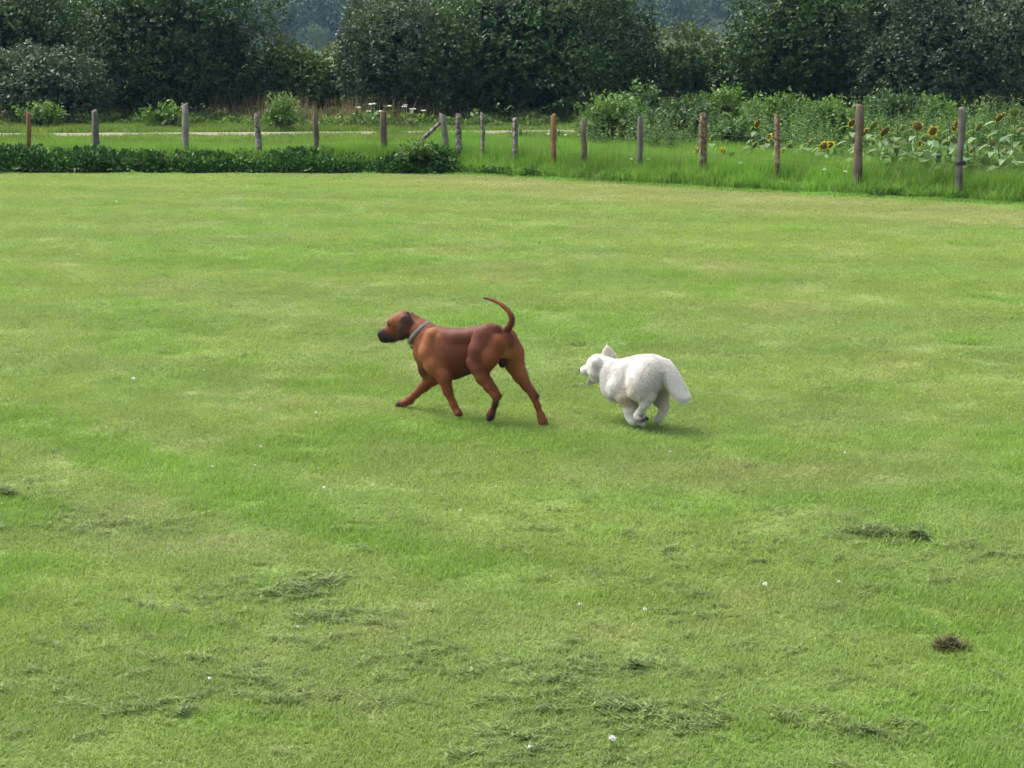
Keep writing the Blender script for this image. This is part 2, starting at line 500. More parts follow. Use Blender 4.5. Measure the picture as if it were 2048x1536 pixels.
# the larger heaps of cuttings, each of its own
m_dryclip = leaf_mat('dry_cuttings', [(0, (.035, .034, .013)), (.6, (.10, .09, .035)), (1, (.22, .2, .09))], .7, .2, .1, 6.0, False, .25)
def heap(name, px, py, wpx, hpx, label, mat, seed, nb=420):
    c = ground(px, py); s = F_PX / math.hypot(c[1], CAM_H)
    w = wpx / s; h = hpx / s
    r = np.random.default_rng(seed)
    V, q, t, v = blades(nb, w * .5, w * .34, .03, .07, .0055, (1.05, 1.5), r, True, .35)
    bx = V[::5, 0] / (w * .5); by = V[::5, 1] / (w * .34)
    V[:, 2] += np.repeat(h * np.clip(1 - bx ** 2 - by ** 2, 0, 1) * (.3 + .7 * r.random(nb)) * (.6 + .6 * vnoise(bx * 2 + seed, by * 2)), 5)
    o = build(name, (V, q, t, v), mat, None, (c[0], c[1], .012))
    o.rotation_euler[2] = r.random() * .8 - .4
    tag(o, label, 'grass heap', 'heaps of cut grass left on the lawn')
heap('grass_heap', 1898, 1300, 62, 26, 'small brownish heap of dried cuttings, the brownest on the lawn', m_dryclip, 301)
heap('grass_heap', 1832, 1080, 46, 24, 'compact round dark green heap at the end of a swath of cuttings', m_clip, 302)
heap('grass_heap', 1752, 1070, 110, 20, 'long low swath of dark cut grass beside a compact round heap', m_clip, 303, 520)
heap('grass_heap', 1270, 1338, 34, 18, 'tiny dark green heap lying alone below the white dog', m_clip, 304, 200)
heap('grass_heap', 14, 995, 44, 30, 'dark green tuft of cuttings at the lawn edge of the lush strip', m_clip, 305, 260)
heap('grass_heap', 660, 1170, 46, 14, 'dark heap closing the longest streak of loose cuttings', m_clip, 306, 220)

# white clover
m_white = plain_mat('white_petal', (.72, .72, .66), .7, .2)
m_stalk = plain_mat('flower_stalk', (.16, .26, .07), .7, .2)
def ball(r, seed, sz=.8):
    rr = np.random.default_rng(seed); nb = 26
    d = unit(rr.normal(size=(nb, 3)) + np.array([0, 0, .3]))
    V, q = leaf_quads(d * r * .25, d + rr.normal(size=(nb, 3)) * .25, unit(rr.normal(size=(nb, 3))), np.full(nb, r * .9), np.full(nb, r * .55))
    V[:, 2] *= sz
    return V, q, np.zeros((0, 3), int)
me_head = mesh_np('flower_head', *[ball(.011, 1)[0], [ball(.011, 1)[1]]]); me_head.materials.append(m_white)
tv, tq, tt = tube([(0, 0, -.04), (.002, 0, -.02), (0, 0, -.003)], [.0012, .0012, .001], 5)
me_st = mesh_np('stalk', tv, [tq, tt]); me_st.materials.append(m_stalk)
for i, (a, b_, s) in enumerate(((1225, 1477, 1.5), (1290, 1218, 1.0), (1678, 1163, .9), (1160, 1208, 1.0), (420, 1356, .9), (648, 974, 1.1), (267, 757, 1.5), (233, 403, 2.0), (595, 1253, .8), (745, 970, .8), (1060, 1493, .9),
                               (425, 932, .8), (510, 930, .8), (632, 825, 1.0), (522, 893, 1.0), (154, 508, 1.1), (1340, 903, .9), (408, 740, .8), (920, 1020, .8), (1690, 905, .8))):
    c = ground(a, b_, .04)
    e = empty('clover_flower', c)
    h_ = obj('flower_head', me_head, None, e); h_.scale = (s, s, s); h_.rotation_euler = (.3 * math.sin(i), .3 * math.cos(i), i)
    obj('stalk', me_st, None, e)
    tag(e, 'small white clover flower standing in the mown lawn', 'flower', 'white clover flowers scattered over the lawn')
c = ground(1555, 1275)                                   # one taller daisy on a long stalk
e = empty('daisy', c)
top = at_depth(1530, 1168, c[1]) - c
V, q, t = tube([(0, 0, -.01), top * .3 + np.array([-.004, 0, .01]), top * .7 + np.array([-.004, 0, .008]), top], [.0016, .0015, .0013, .0012], 5)
build('stalk', (V, q, t), m_stalk, e)
h_ = obj('flower_head', me_head, None, e); h_.location = tuple(top); h_.scale = (1.1, 1.1, 1.1)
tag(e, 'single tall white flower on a long bent pale stalk', 'flower')

# ------------------------------------------------------------------ fences
def on_line(A, B, px, H=0.0):
    A, B = np.array(A[:2]), np.array(B[:2])
    # f X = (px-1024) depth, depth = Y cos + (CAM_H-z) sin
    u = (px - 1024) / F_PX; D = B - A
    s = (u * (A[1] * CP + CAM_H * SP) - A[0]) / (D[0] - u * D[1] * CP)
    return A + D * s
def wood_mat(name, c1, c2, lichen=0.0):
    m, n, l, p = new_mat(name)
    tc = N(n, 'ShaderNodeTexCoord'); mp = N(n, 'ShaderNodeMapping'); mp.inputs['Scale'].default_value = (22, 22, 2.2)
    l.new(tc.outputs['Object'], mp.inputs['Vector'])
    nz = N(n, 'ShaderNodeTexNoise'); nz.inputs['Scale'].default_value = 1.3; nz.inputs['Detail'].default_value = 6; nz.inputs['Roughness'].default_value = .65
    l.new(mp.outputs[0], nz.inputs['Vector'])
    c = ramp(n, l, nz.outputs['Fac'], [(.3, c1), (.7, c2)])
    n4 = N(n, 'ShaderNodeTexNoise'); n4.inputs['Scale'].default_value = 3.5; n4.inputs['Detail'].default_value = 5; l.new(tc.outputs['Object'], n4.inputs['Vector'])
    c = mixc(n, l, 'MULTIPLY', 1.0, c, ramp(n, l, n4.outputs['Fac'], [(.35, (.55, .58, .6)), (.65, (1.2, 1.15, 1.1))]))
    if lichen:
        n2 = N(n, 'ShaderNodeTexNoise'); n2.inputs['Scale'].default_value = 9; n2.inputs['Detail'].default_value = 5
        l.new(tc.outputs['Object'], n2.inputs['Vector'])
        f = N(n, 'ShaderNodeMapRange'); f.inputs[1].default_value = .56 - .12 * lichen; f.inputs[2].default_value = .72
        l.new(n2.outputs['Fac'], f.inputs[0])
        c = mixc(n, l, 'MIX', f.outputs[0], c, (.36, .36, .33))
        n3 = N(n, 'ShaderNodeTexNoise'); n3.inputs['Scale'].default_value = 14; n3.inputs['Detail'].default_value = 4
        mp3 = N(n, 'ShaderNodeMapping'); mp3.inputs['Location'].default_value = (3, 7, 1); l.new(tc.outputs['Object'], mp3.inputs[0]); l.new(mp3.outputs[0], n3.inputs['Vector'])
        f3 = N(n, 'ShaderNodeMapRange'); f3.inputs[1].default_value = .52; f3.inputs[2].default_value = .72
        l.new(n3.outputs['Fac'], f3.inputs[0])
        c = mixc(n, l, 'MIX', f3.outputs[0], c, (.02, .018, .015))
    l.new(c, p.inputs['Base Color']); p.inputs['Roughness'].default_value = .9; p.inputs['Specular IOR Level'].default_value = .15
    b = N(n, 'ShaderNodeBump'); b.inputs['Strength'].default_value = 1.0; b.inputs['Distance'].default_value = .025
    l.new(nz.outputs['Fac'], b.inputs['Height']); l.new(b.outputs[0], p.inputs['Normal'])
    return m
W = {'orange': wood_mat('orange_wood', (.14, .075, .034), (.31, .18, .09)),
     'tan': wood_mat('tan_wood', (.14, .095, .055), (.28, .20, .125), .1),
     'brown': wood_mat('brown_wood', (.082, .066, .05), (.175, .142, .108)),
     'grey': wood_mat('grey_wood', (.08, .075, .068), (.19, .18, .165)),
     'pale': wood_mat('pale_grey_wood', (.13, .125, .11), (.26, .25, .23)),
     'lichen': wood_mat('lichened_wood', (.07, .06, .05), (.20, .18, .15), 1.0)}
def post_mesh(h, w, seed, bend=.0, lean=(0, 0)):
    r = np.random.default_rng(seed); seg, lev = 9, 9
    prof = .9 + .22 * r.normal(size=seg)
    V = []
    for k in range(lev):
        f = k / (lev - 1); a = np.arange(seg) * 2 * np.pi / seg + .3 * math.sin(seed + f * 2) + seed
        rad = w * .5 * prof * (1 + .10 * r.normal(size=seg)) * (1.06 - .12 * f)
        cx = lean[0] * f + bend * math.sin(f * 3.1 + seed) + .006 * r.normal(); cy = lean[1] * f + bend * .5 * math.cos(f * 4 + seed)
        z = -.25 + (h + .25) * f + (0 if k < lev - 1 else r.normal(size=seg) * .012 + .025 * np.cos(a + seed))
        V.append(np.stack([cx + rad * np.cos(a), cy + rad * np.sin(a), z + np.zeros(seg)], 1))
    top = V[-1].mean(0) + [0, 0, .006]
    V = np.concatenate(V + [top[None]])
    Q = np.array([[i * seg + k, i * seg + (k + 1) % seg, (i + 1) * seg + (k + 1) % seg, (i + 1) * seg + k] for i in range(lev - 1) for k in range(seg)])
    T = np.array([[(lev - 1) * seg + k, (lev - 1) * seg + (k + 1) % seg, lev * seg] for k in range(seg)])
    return V, Q, T
m_wire = plain_mat('rusty_wire', (.12, .10, .09), .6, .4)
def fence(name, A, B, posts, label, wires):
    ps = [on_line(A, B, p_[0]) for p_ in posts]
    root = empty(name, (ps[0][0], ps[0][1], 0)); tag(root, label, 'fence')
    o0 = np.array([ps[0][0], ps[0][1], 0])
    tops = []
    for i, (p_, q_) in enumerate(zip(posts, ps)):
        px, pt, wpx, mat, tx_, lab = p_[:6]
        tz = at_depth(tx_, pt, q_[1]); h = tz[2]
        s = F_PX / q_[1]
        V, Q, T = post_mesh(h, wpx / s, 400 + i + len(name), .016 if mat == 'lichen' else .009, (tz[0] - q_[0], 0))
        po = build('post', (V, Q, T), W[mat], root, np.array([q_[0], q_[1], 0]) - o0)
        if lab: po['label'] = lab
        tops.append(np.array([q_[0], q_[1], 0]) - o0)
    for hz in wires:
        path = []
        for a, b_ in zip(tops[:-1], tops[1:]):
            for f in (0, .5):
                c = a * (1 - f) + b_ * f; path.append(c + [0, -.065, hz - (.02 if f else 0)])
        path.append(tops[-1] + [0, -.065, hz])
        build('wire', tube(path, [.0022] * len(path), 4), m_wire, root)
    return root, o0
LA, LB = ground(-300, 340), ground(898, 339)
fl, o0 = fence('field_fence', LA, LB, [(-95, 228, 13, 'brown', -95, None), (58, 226, 11, 'orange', 57, 'orange wooden post'), (193, 222, 13, 'grey', 189, None), (371, 209, 13, 'pale', 371, 'taller pale grey post'),
    (518, 227, 14, 'lichen', 514, 'mottled post crusted with pale lichen'), (635, 224, 13, 'brown', 631, None), (768, 225, 13, 'brown', 767, None), (901, 228, 15, 'pale', 884, 'grey corner post leaning against a brace')],
    'post and wire fence standing in the dark leafy strip along the track side', (.55, .95))
cp_ = on_line(LA, LB, 885)
e_ = at_depth(812, 312, cp_[1] + .05) - o0; f_ = at_depth(884, 242, cp_[1] + .05) - o0
V, Q, T = tube([e_ + (e_ - f_) * .25, e_ * .5 + f_ * .5 + [0, 0, .01], f_], [.042, .045, .04], 8)
build('brace', (V, Q, T), W['lichen'], fl)['label'] = 'slanting grey brace propping the corner post'
RA, RB = ground(910, 341), ground(1920, 399)
fr, o1 = fence('field_fence', RA, RB, [(920, 228, 12, 'lichen', 918, None), (969, 228, 9, 'lichen', 965, None), (1034, 238, 11, 'lichen', 1029, 'short crooked post with flaking bark'), (1109, 230, 11, 'orange', 1107, 'orange brown split post'),
    (1167, 238, 13, 'brown', 1168, None), (1281, 234, 13, 'grey', 1281, None), (1404, 228, 14, 'tan', 1407, None), (1555, 230, 14, 'tan', 1554, None), (1716, 211, 16, 'brown', 1719, None), (1918, 217, 17, 'grey', 1924, 'tall grey post with a dark tie'), (2150, 215, 17, 'brown', 2150, None)],
    'post and wire fence running past the sunflowers in long grass', (.55, 1.0))
q_ = on_line(RA, RB, 1918); c = at_depth(1920, 326, q_[1]) - o1
V, Q, T = tube([c + [0, 0, -.035], c + [.004, 0, 0], c + [0, 0, .035]], [.085, .098, .085], 10, False)
build('tie', (V, Q, T), plain_mat('dark_tie', (.02, .02, .022), .6), fr)

# ------------------------------------------------------------------ rough grass and leaf cover along the fences
m_long = leaf_mat('long_grass', [(0, (.10, .21, .035)), (.6, (.16, .32, .055)), (.92, (.22, .37, .09)), (1, (.36, .33, .20))], .5, .25, .45, .9, True, .2)
m_meadow = leaf_mat('meadow_grass', [(0, (.10, .19, .03)), (.7, (.16, .27, .05)), (1, (.28, .29, .12))], .55, .2, .4, .5, True, .22)
src = []
for k in range(4):
    r = np.random.default_rng(500 + k); V, q, t, v = blades(150, .22, .22, .22, .52, .009, (.0, .35), r, True, .7)
    src.append((piece(V, q, t, v), m_long))
for k in range(2):
    r = np.random.default_rng(510 + k); V, q, t, v = blades(160, .3, .3, .08, .2, .01, (.05, .6), r)
    src.append((piece(V, q, t, v), m_long))
GP = []
xx = RNG.random(9000) * 36 - 17; dd = RNG.random(9000) ** 1.0 * 3.6
corner = ground(890, 340)[0]
for x, d in zip(xx, dd):
    if x > corner - .3:
        y = edge_y(x) + .04 + d * 1.6
        h = (.35 + 1.0 * sstep(.0, .9, d)) * (.75 + .5 * fbm(x * .9, y * .9, 3))
        GP.append((x, y, h))
    elif d < 2.4:
        y = edge_y(x) + (.45 + d * 1.35)
        h = (.85 + .85 * fbm(x * .9, y * .9, 3)) * (.6 + .4 * sstep(0, .5, d)) * (1 - .3 * sstep(1, 2.4, d))
        GP.append((x, y, h))
GP = np.array(GP); nn = len(GP)
rot = np.zeros((nn, 3)); rot[:, 2] = RNG.random(nn) * 6.28
idx = np.where(GP[:, 2] < .5, 4 + RNG.integers(0, 2, nn), RNG.integers(0, 4, nn))
tintv = (.85 + .35 * fbm(GP[:, 0] * .5, GP[:, 1] * .5, 1))[:, None] * np.array([1, 1.05, 1.0])
o = scatter('long_grass', np.stack([GP[:, 0], GP[:, 1], 0 * GP[:, 0]], 1), rot, np.stack([np.ones(nn), np.ones(nn), np.clip(GP[:, 2], .35, 2)], 1), tintv, idx, src)
tag(o, 'long bright green grass growing along the fence line', 'grass')
src = []
for k in range(3):
    r = np.random.default_rng(520 + k); V, q, t, v = blades(150, .45, .45, .06, .2, .016, (.05, .8), r)
    src.append((piece(V, q, t, v), m_meadow))
nn = 9000
x = RNG.random(nn) * 56 - 27; y = 34 + RNG.random(nn) * 28
keep = (y > edge_y(x) + 2.2) & (np.abs(y - np.interp(x, TR[:, 0], TR[:, 1])) > 1.35)
x, y = x[keep], y[keep]; nn = len(x)
rot = np.zeros((nn, 3)); rot[:, 2] = RNG.random(nn) * 6.28
hz = .5 + 1.1 * fbm(x * .3, y * .3, 5) + .8 * sstep(8, 3, y - edge_y(x))
o = scatter('meadow_grass', np.stack([x, y, 0 * x], 1), rot, np.stack([np.ones(nn), np.ones(nn), hz], 1), (.8 + .4 * fbm(x * .4, y * .4, 2))[:, None] * np.ones(3), RNG.integers(0, 3, nn), src)
tag(o, 'short bright meadow grass on both sides of the gravel track', 'grass')

def leaf_clump(nl, rx, rz, ln, seed, up=.35):
    r = np.random.default_rng(seed)
    d = unit(r.normal(size=(nl, 3))); d[:, 2] = np.abs(d[:, 2])
    rad = (.35 + .65 * r.random(nl) ** .6)[:, None]
    pos = d * rad * np.array([rx, rx, rz])
    dr = unit(d + r.normal(size=(nl, 3)) * .7 + np.array([0, 0, up - .3])); nm = unit(d * .6 + r.normal(size=(nl, 3)) * .6 + np.array([0, 0, .7]))
    L = ln * (.6 + .8 * r.random(nl))
    V, q = leaf_quads(pos, dr, nm, L, L * .62)
    return V, q, np.zeros((0, 3), int), np.repeat(r.random(nl), 4)
m_ivy = leaf_mat('ivy_leaf', [(0, (.015, .05, .010)), (.5, (.035, .105, .019)), (.85, (.07, .18, .035)), (1, (.14, .26, .07))], .5, .3, .22, 1.2, True, .3)
src = [(piece(*leaf_clump(210, .34, .34, .085, 540 + k)), m_ivy) for k in range(4)]
BP = []
for _ in range(760):
    x = random.uniform(-17, corner + .2); d = random.random()
    sc_ = (.72 + .4 * random.random()) * (.75 + .6 * vnoise(x * 1.1, 3.3)) * (.6 + .4 * sstep(0, .35, d))
    BP.append((x, edge_y(x) + .10 + .16 * vnoise(x * 2.3, 8.1) + d * .95, .02 + .08 * d, sc_))
for _ in range(26):
    x = random.uniform(corner, corner + 2.2); BP.append((x, edge_y(x) + .25 + random.random() * .3, 0, .35 + .3 * random.random()))
for cx in (1755, 1800, 1850, 1905, 1940, 1960):
    gq = ground(cx, 396); BP.append((gq[0], gq[1] + .15, 0, .45))
BP = np.array(BP); nn = len(BP); rot = np.zeros((nn, 3)); rot[:, 2] = RNG.random(nn) * 6.28
o = scatter('ivy_cover', BP[:, :3], rot, np.stack([BP[:, 3] * 1.15, BP[:, 3] * 1.15, BP[:, 3] * .95], 1), .75 + .5 * RNG.random((nn, 1)) * np.ones(3), RNG.integers(0, 4, nn), src)
tag(o, 'dark glossy leaf cover along the foot of the fence', 'ivy')

# weeds and dry stems at the foot of the trees
m_weed = leaf_mat('weed_leaf', [(0, (.05, .10, .02)), (.6, (.10, .18, .04)), (1, (.20, .28, .09))], .5, .3, .3, .6, True, .3)
src = [(piece(*leaf_clump(130, .42, .38, .12, 560 + k, .8)), m_weed) for k in range(3)]
nn = 900; x = RNG.random(nn) * 48 - 23; y = 55.5 + RNG.random(nn) * 6 + 1.2 * np.sin(x * .4)
s = .35 + 1.0 * fbm(x * .5, y * .5, 4) * RNG.random(nn)
rot = np.zeros((nn, 3)); rot[:, 2] = RNG.random(nn) * 6.28
o = scatter('weeds', np.stack([x, y, 0 * x], 1), rot, np.stack([s * 1.4, s * 1.4, s * 1.2], 1), .8 + .5 * RNG.random((nn, 1)) * np.ones(3), RNG.integers(0, 3, nn), src)
tag(o, 'low leafy weeds on the far verge below the trees', 'weeds')
x = RNG.random(420) * 16; x = x + corner + 1.0; y = edge_y(x) + 1.6 + RNG.random(420) * 9.0
s = .22 + .75 * fbm(x * .8, y * .8, 4) * RNG.random(420)
rot = np.zeros((420, 3)); rot[:, 2] = RNG.random(420) * 6.28
o = scatter('field_weeds', np.stack([x, y, 0 * x + .1], 1), rot, np.stack([s * 1.2, s * 1.2, s * 1.5], 1), .8 + .5 * RNG.random((420, 1)) * np.array([1.1, 1.1, 1.0]), RNG.integers(0, 3, 420), src)
tag(o, 'mixed leafy weeds in the rough ground around the sunflowers', 'weeds')
m_sunleaf = leaf_mat('broad_leaf', [(0, (.08, .165, .05)), (.6, (.15, .27, .09)), (1, (.27, .38, .19))], .45, .4, .3, 1.5, True, .25)
srcb = []
for k in range(3):
    V, q, t, v = leaf_clump(20, .26, .72, .19, 590 + k, .1); V[:, 2] += .1
    srcb.append((piece(V, q, t, v), m_sunleaf))
nb_ = 120; px_ = 1390 + 760 * RNG.random(nb_) ** .75
xy = np.array([on_line(RA, RB, p_) for p_ in px_]); xy[:, 1] += .9 + 3.2 * RNG.random(nb_)
s = .55 + .5 * RNG.random(nb_) + .25 * sstep(1650, 1800, px_)
rot = np.zeros((nb_, 3)); rot[:, 2] = RNG.random(nb_) * 6.28
o = scatter('sunflower_foliage', np.stack([xy[:, 0], xy[:, 1], 0 * px_], 1), rot, np.stack([s, s, s], 1), np.ones((nb_, 3)), RNG.integers(0, 3, nb_), srcb)
tag(o, 'broad pale leaves filling the sunflower patch behind the fence', 'leaves')
m_dry = leaf_mat('dry_stem', [(0, (.16, .12, .06)), (.6, (.30, .23, .12)), (1, (.42, .36, .20))], .7, .2, .2, .5, False, .3)
src = []
for k in range(3):
    r = np.random.default_rng(580 + k); V, q, t, v = blades(26, .5, .5, .5, 1.15, .014, (.0, .4), r, True, .5); src.append((piece(V, q, t, v), m_dry))
nn = 420; x = RNG.random(nn) * 48 - 23; y = 57.5 + RNG.random(nn) * 3.5 + 1.2 * np.sin(x * .4)
keep = fbm(x * .35, y * .2, 6) > .45; x, y = x[keep], y[keep]; nn = len(x)
rot = np.zeros((nn, 3)); rot[:, 2] = RNG.random(nn) * 6.28
o = scatter('dry_grass', np.stack([x, y, 0 * x], 1), rot, np.stack([np.ones(nn)] * 2 + [.6 + .6 * RNG.random(nn)], 1), np.ones((nn, 3)), RNG.integers(0, 3, nn), src)
tag(o, 'tall straw coloured dry grass stems below the trees', 'grass')
srcs = []
m_seed = leaf_mat('seed_stem', [(0, (.20, .17, .09)), (.6, (.30, .24, .15)), (1, (.36, .30, .20))], .7, .2, .3, .5, True, .3)
for k in range(2):
    r = np.random.default_rng(586 + k); V, q, t, v = blades(16, .3, .3, .45, .8, .006, (.0, .25), r, True, .5); srcs.append((piece(V, q, t, v), m_seed))
nn = 520; x = corner + 1.5 + RNG.random(nn) * 15; y = edge_y(x) + .9 + RNG.random(nn) * 3.2
rot = np.zeros((nn, 3)); rot[:, 2] = RNG.random(nn) * 6.28
o = scatter('seed_grass', np.stack([x, y, 0 * x], 1), rot, np.stack([np.ones(nn)] * 2 + [.6 + .5 * RNG.random(nn)], 1), np.ones((nn, 3)), RNG.integers(0, 2, nn), srcs)
tag(o, 'thin beige grass seed stems above the long grass', 'grass')

# ------------------------------------------------------------------ trees and shrubs
def crown(rx, ry, rz, leaf, n, seed, nl=26, spray=9, low=-.85, jag=.33, fill=0):
    r = np.random.default_rng(seed)
    d = unit(r.normal(size=(nl, 3)) * np.array([1, 1, .9]) + np.array([0, 0, .12]))
    rad = .45 + .33 * r.random(nl)
    C = d * rad[:, None]; R = .26 + .24 * r.random(nl)
    C = np.concatenate([C, [[0, 0, 0]]]); R = np.concatenate([R, [.62]])
    ns = n // spray
    w = R ** 2; w[-1] *= .5
    k = r.choice(len(R), ns, p=w / w.sum())
    dd = unit(r.normal(size=(ns, 3)) + .55 * unit(C[k] + 1e-6))
    shell = 1.0 - .5 * r.random(ns) ** 1.8
    jit = 1 + jag * (vnoise(dd[:, 0] * 3 + k * 7.1 + 20, dd[:, 1] * 3 + dd[:, 2] * 3.7 + 20, 3) - .5)
    P = C[k] + dd * (R[k] * shell * jit)[:, None]
    # drop sprays buried deep inside other lobes
    dist = np.full(ns, 9.0)
    for c_, r_ in zip(C, R):
        dist = np.minimum(dist, np.linalg.norm(P - c_, axis=1) - r_)
    keep = (dist > -.16) & (P[:, 2] > low + .1 * r.random(ns))
    P, dd, k = P[keep], dd[keep], k[keep]; ns = len(P)
    S = np.array([rx, ry, rz]); P = P * S
    out = unit(dd * .9 + np.array([0, 0, .25]) + r.normal(size=(ns, 3)) * .45)
    twig = leaf * (1.6 + 2.2 * r.random(ns))
    sv = r.random(ns)
    f = r.random((ns, spray)); Pl = P[:, None] + out[:, None] * (f * twig[:, None])[..., None] + r.normal(size=(ns, spray, 3)) * leaf * .35
    dl = unit(out[:, None] * .7 + r.normal(size=(ns, spray, 3)) * .8)
    nm = unit(r.normal(size=(ns, spray, 3)) * .8 + np.array([0, 0, .8]) + dd[:, None] * .4)
    L = leaf * (.65 + .7 * r.random((ns, spray))) * np.where(np.linalg.norm(P / S, axis=1) < .55, 1.5, 1.0)[:, None]
    V, q = leaf_quads(Pl.reshape(-1, 3), dl.reshape(-1, 3), nm.reshape(-1, 3), L.ravel(), L.ravel() * .6)
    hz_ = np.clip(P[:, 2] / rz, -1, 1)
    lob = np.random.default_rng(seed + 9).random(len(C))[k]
    v = np.clip(.30 * np.repeat(sv, spray) + .30 * np.repeat(lob, spray) + .34 * r.random(ns * spray) + .16 * np.repeat(hz_ ** 2 * (hz_ > 0), spray) + .12 * np.repeat(dd[:, 2], spray), 0, 1)  # lobe tops lighter: sun from above put into the leaf colour
    nf = fill                                            # darker, larger leaves added deep inside to block light through the crown
    if nf:
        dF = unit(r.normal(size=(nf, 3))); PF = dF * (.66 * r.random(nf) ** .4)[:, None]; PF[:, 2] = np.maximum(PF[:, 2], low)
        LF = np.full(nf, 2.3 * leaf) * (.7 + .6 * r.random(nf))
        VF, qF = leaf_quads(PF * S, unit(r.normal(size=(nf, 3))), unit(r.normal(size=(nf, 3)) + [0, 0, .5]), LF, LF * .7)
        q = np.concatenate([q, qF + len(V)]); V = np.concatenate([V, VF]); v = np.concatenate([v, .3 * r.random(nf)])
    return V, q, np.zeros((0, 3), int), np.repeat(v, 4), C * S
m_bark = plain_mat('bark', (.07, .055, .042), .95, .1, 9, .35, .8)
def tree(name, px, pyc, rxp, ryp, Y, mat, label, seed, leaf=.13, dens=3.1, depth=.85, cat='tree', group=None, nl=34, low=-.95, jag=.33):
    c = at_depth(px, pyc, Y); s = F_PX / Y
    rx, rz = rxp / s, ryp / s; ry = rx * depth
    n = min(int(dens * (rx * ry + rx * rz + ry * rz) / 3 * 4 * math.pi / (.3 * leaf ** 2)), 75000)
    root = empty(name, (c[0], Y, 0))
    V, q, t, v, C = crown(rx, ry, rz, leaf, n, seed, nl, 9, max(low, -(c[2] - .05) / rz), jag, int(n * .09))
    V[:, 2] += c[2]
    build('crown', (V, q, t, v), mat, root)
    r = np.random.default_rng(seed + 1)
    parts = []
    h = c[2] + rz * .1; br = .028 * (c[2] + rz) + .02
    trunk = [(0, 0, -.3), (.05 * r.normal(), .05 * r.normal(), h * .3), (.12 * r.normal(), .1 * r.normal(), h * .65), (.2 * r.normal(), .2 * r.normal(), h)]
    parts.append(tube(trunk, [br * 1.25, br, br * .75, br * .4], 8))
    for i in range(7):
        z0 = h * (.25 + .65 * r.random()); e = C[r.integers(0, len(C) - 1)] + np.array([0, 0, c[2]])
        b0 = np.array([0, 0, z0]); mid = b0 * .5 + e * .5 + np.array([0, 0, .12 * rz])
        parts.append(tube([b0, mid, e], [br * .5, br * .32, br * .1], 6))
    build('trunk' if cat == 'tree' else 'stem', join([p_ + (np.full(len(p_[0]), .5),) for p_ in parts]), m_bark, root)
    tag(root, label, cat, group)
    return root
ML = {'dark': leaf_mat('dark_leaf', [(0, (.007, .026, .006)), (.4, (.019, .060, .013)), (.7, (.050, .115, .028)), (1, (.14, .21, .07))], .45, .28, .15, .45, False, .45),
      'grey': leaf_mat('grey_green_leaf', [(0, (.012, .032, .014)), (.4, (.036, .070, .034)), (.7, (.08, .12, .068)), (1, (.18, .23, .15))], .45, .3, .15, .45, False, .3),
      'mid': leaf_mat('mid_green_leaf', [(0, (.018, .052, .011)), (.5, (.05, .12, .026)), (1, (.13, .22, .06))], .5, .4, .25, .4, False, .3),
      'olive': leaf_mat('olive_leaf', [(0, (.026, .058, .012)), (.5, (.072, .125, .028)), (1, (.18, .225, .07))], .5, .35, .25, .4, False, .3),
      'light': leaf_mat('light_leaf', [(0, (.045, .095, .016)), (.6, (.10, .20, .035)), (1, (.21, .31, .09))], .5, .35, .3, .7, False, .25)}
TG = 'trees beyond the gravel track'
tree('hedge_tree', 338, 104, 220, 160, 62, ML['dark'], 'broad dark evergreen-looking tree standing behind the lichened post', 601, nl=34, group=TG)
tree('hedge_tree', 92, 178, 118, 74, 58, ML['grey'], 'low spreading tree with pale grey-green leaves hanging to the ground', 602, group=TG)
tree('hedge_tree', 30, 95, 110, 120, 61, ML['dark'], 'dark round tree rising behind the low grey-leaved tree', 603, group=TG)
tree('hedge_tree', 130, 10, 150, 90, 70, ML['mid'], 'brighter green tree top showing above the dark round tree', 604, .14, group=TG)
tree('hedge_tree', 265, -10, 100, 80, 72, ML['olive'], 'olive green tree top behind the broadest dark tree', 605, .14, group=TG)
tree('hedge_tree', -150, 90, 120, 150, 62, ML['mid'], 'green tree closing the hedge beyond the orange post', 606, .14, group=TG)
tree('hedge_tree', 818, 132, 134, 134, 60, ML['grey'], 'rounded tree with silvery grey-green leaves above the white umbel flowers', 607, nl=30, group=TG)
tree('hedge_tree', 1050, 112, 235, 155, 61, ML['dark'], 'widest dark tree with an olive top behind the corner of the fence', 608, nl=36, group=TG)
tree('hedge_tree', 1145, 42, 104, 102, 66, ML['olive'], 'olive tinged tree top rising behind the widest dark tree', 609, .14, group=TG)
tree('hedge_tree', 1252, 150, 66, 88, 62, ML['dark'], 'narrow dark tree at the edge of the right gap to the blue hill', 610, group=TG)
tree('hedge_tree', 757, 92, 58, 92, 68, ML['mid'], 'green tree at the edge of the left gap to the blue hill', 611, .14, group=TG)
tree('hedge_tree', 860, 20, 110, 80, 69, ML['mid'], 'green tree top between the silvery tree and the widest dark tree', 612, .14, group=TG)
tree('hedge_tree', 1365, 150, 74, 82, 66, ML['olive'], 'low yellowish tree filling the bottom of the right gap', 613, .14, group=TG)
tree('hedge_tree', 1608, 106, 172, 158, 59, ML['dark'], 'tall dark green tree behind the tan posts and shrubs', 614, nl=34, group=TG)
tree('hedge_tree', 1885, 108, 190, 150, 57, ML['grey'], 'big grey-green tree behind the sunflowers', 615, nl=34, group=TG)
tree('hedge_tree', 1740, 20, 130, 100, 66, ML['olive'], 'olive tree top between the tall dark tree and the big grey-green one', 616, .14, group=TG)
tree('hedge_tree', 2110, 100, 130, 160, 59, ML['dark'], 'dark tree past the sunflowers beside the big grey-green tree', 617, group=TG)
tree('hedge_tree', 640, 180, 68, 72, 63, ML['olive'], 'low yellow-green scrub tree filling the bottom of the left gap', 618, .14, group=TG)
tree('hedge_tree', 566, 145, 42, 58, 63, ML['olive'], 'small yellowish tree leaning out from the broad dark tree', 619, .14, group=TG)

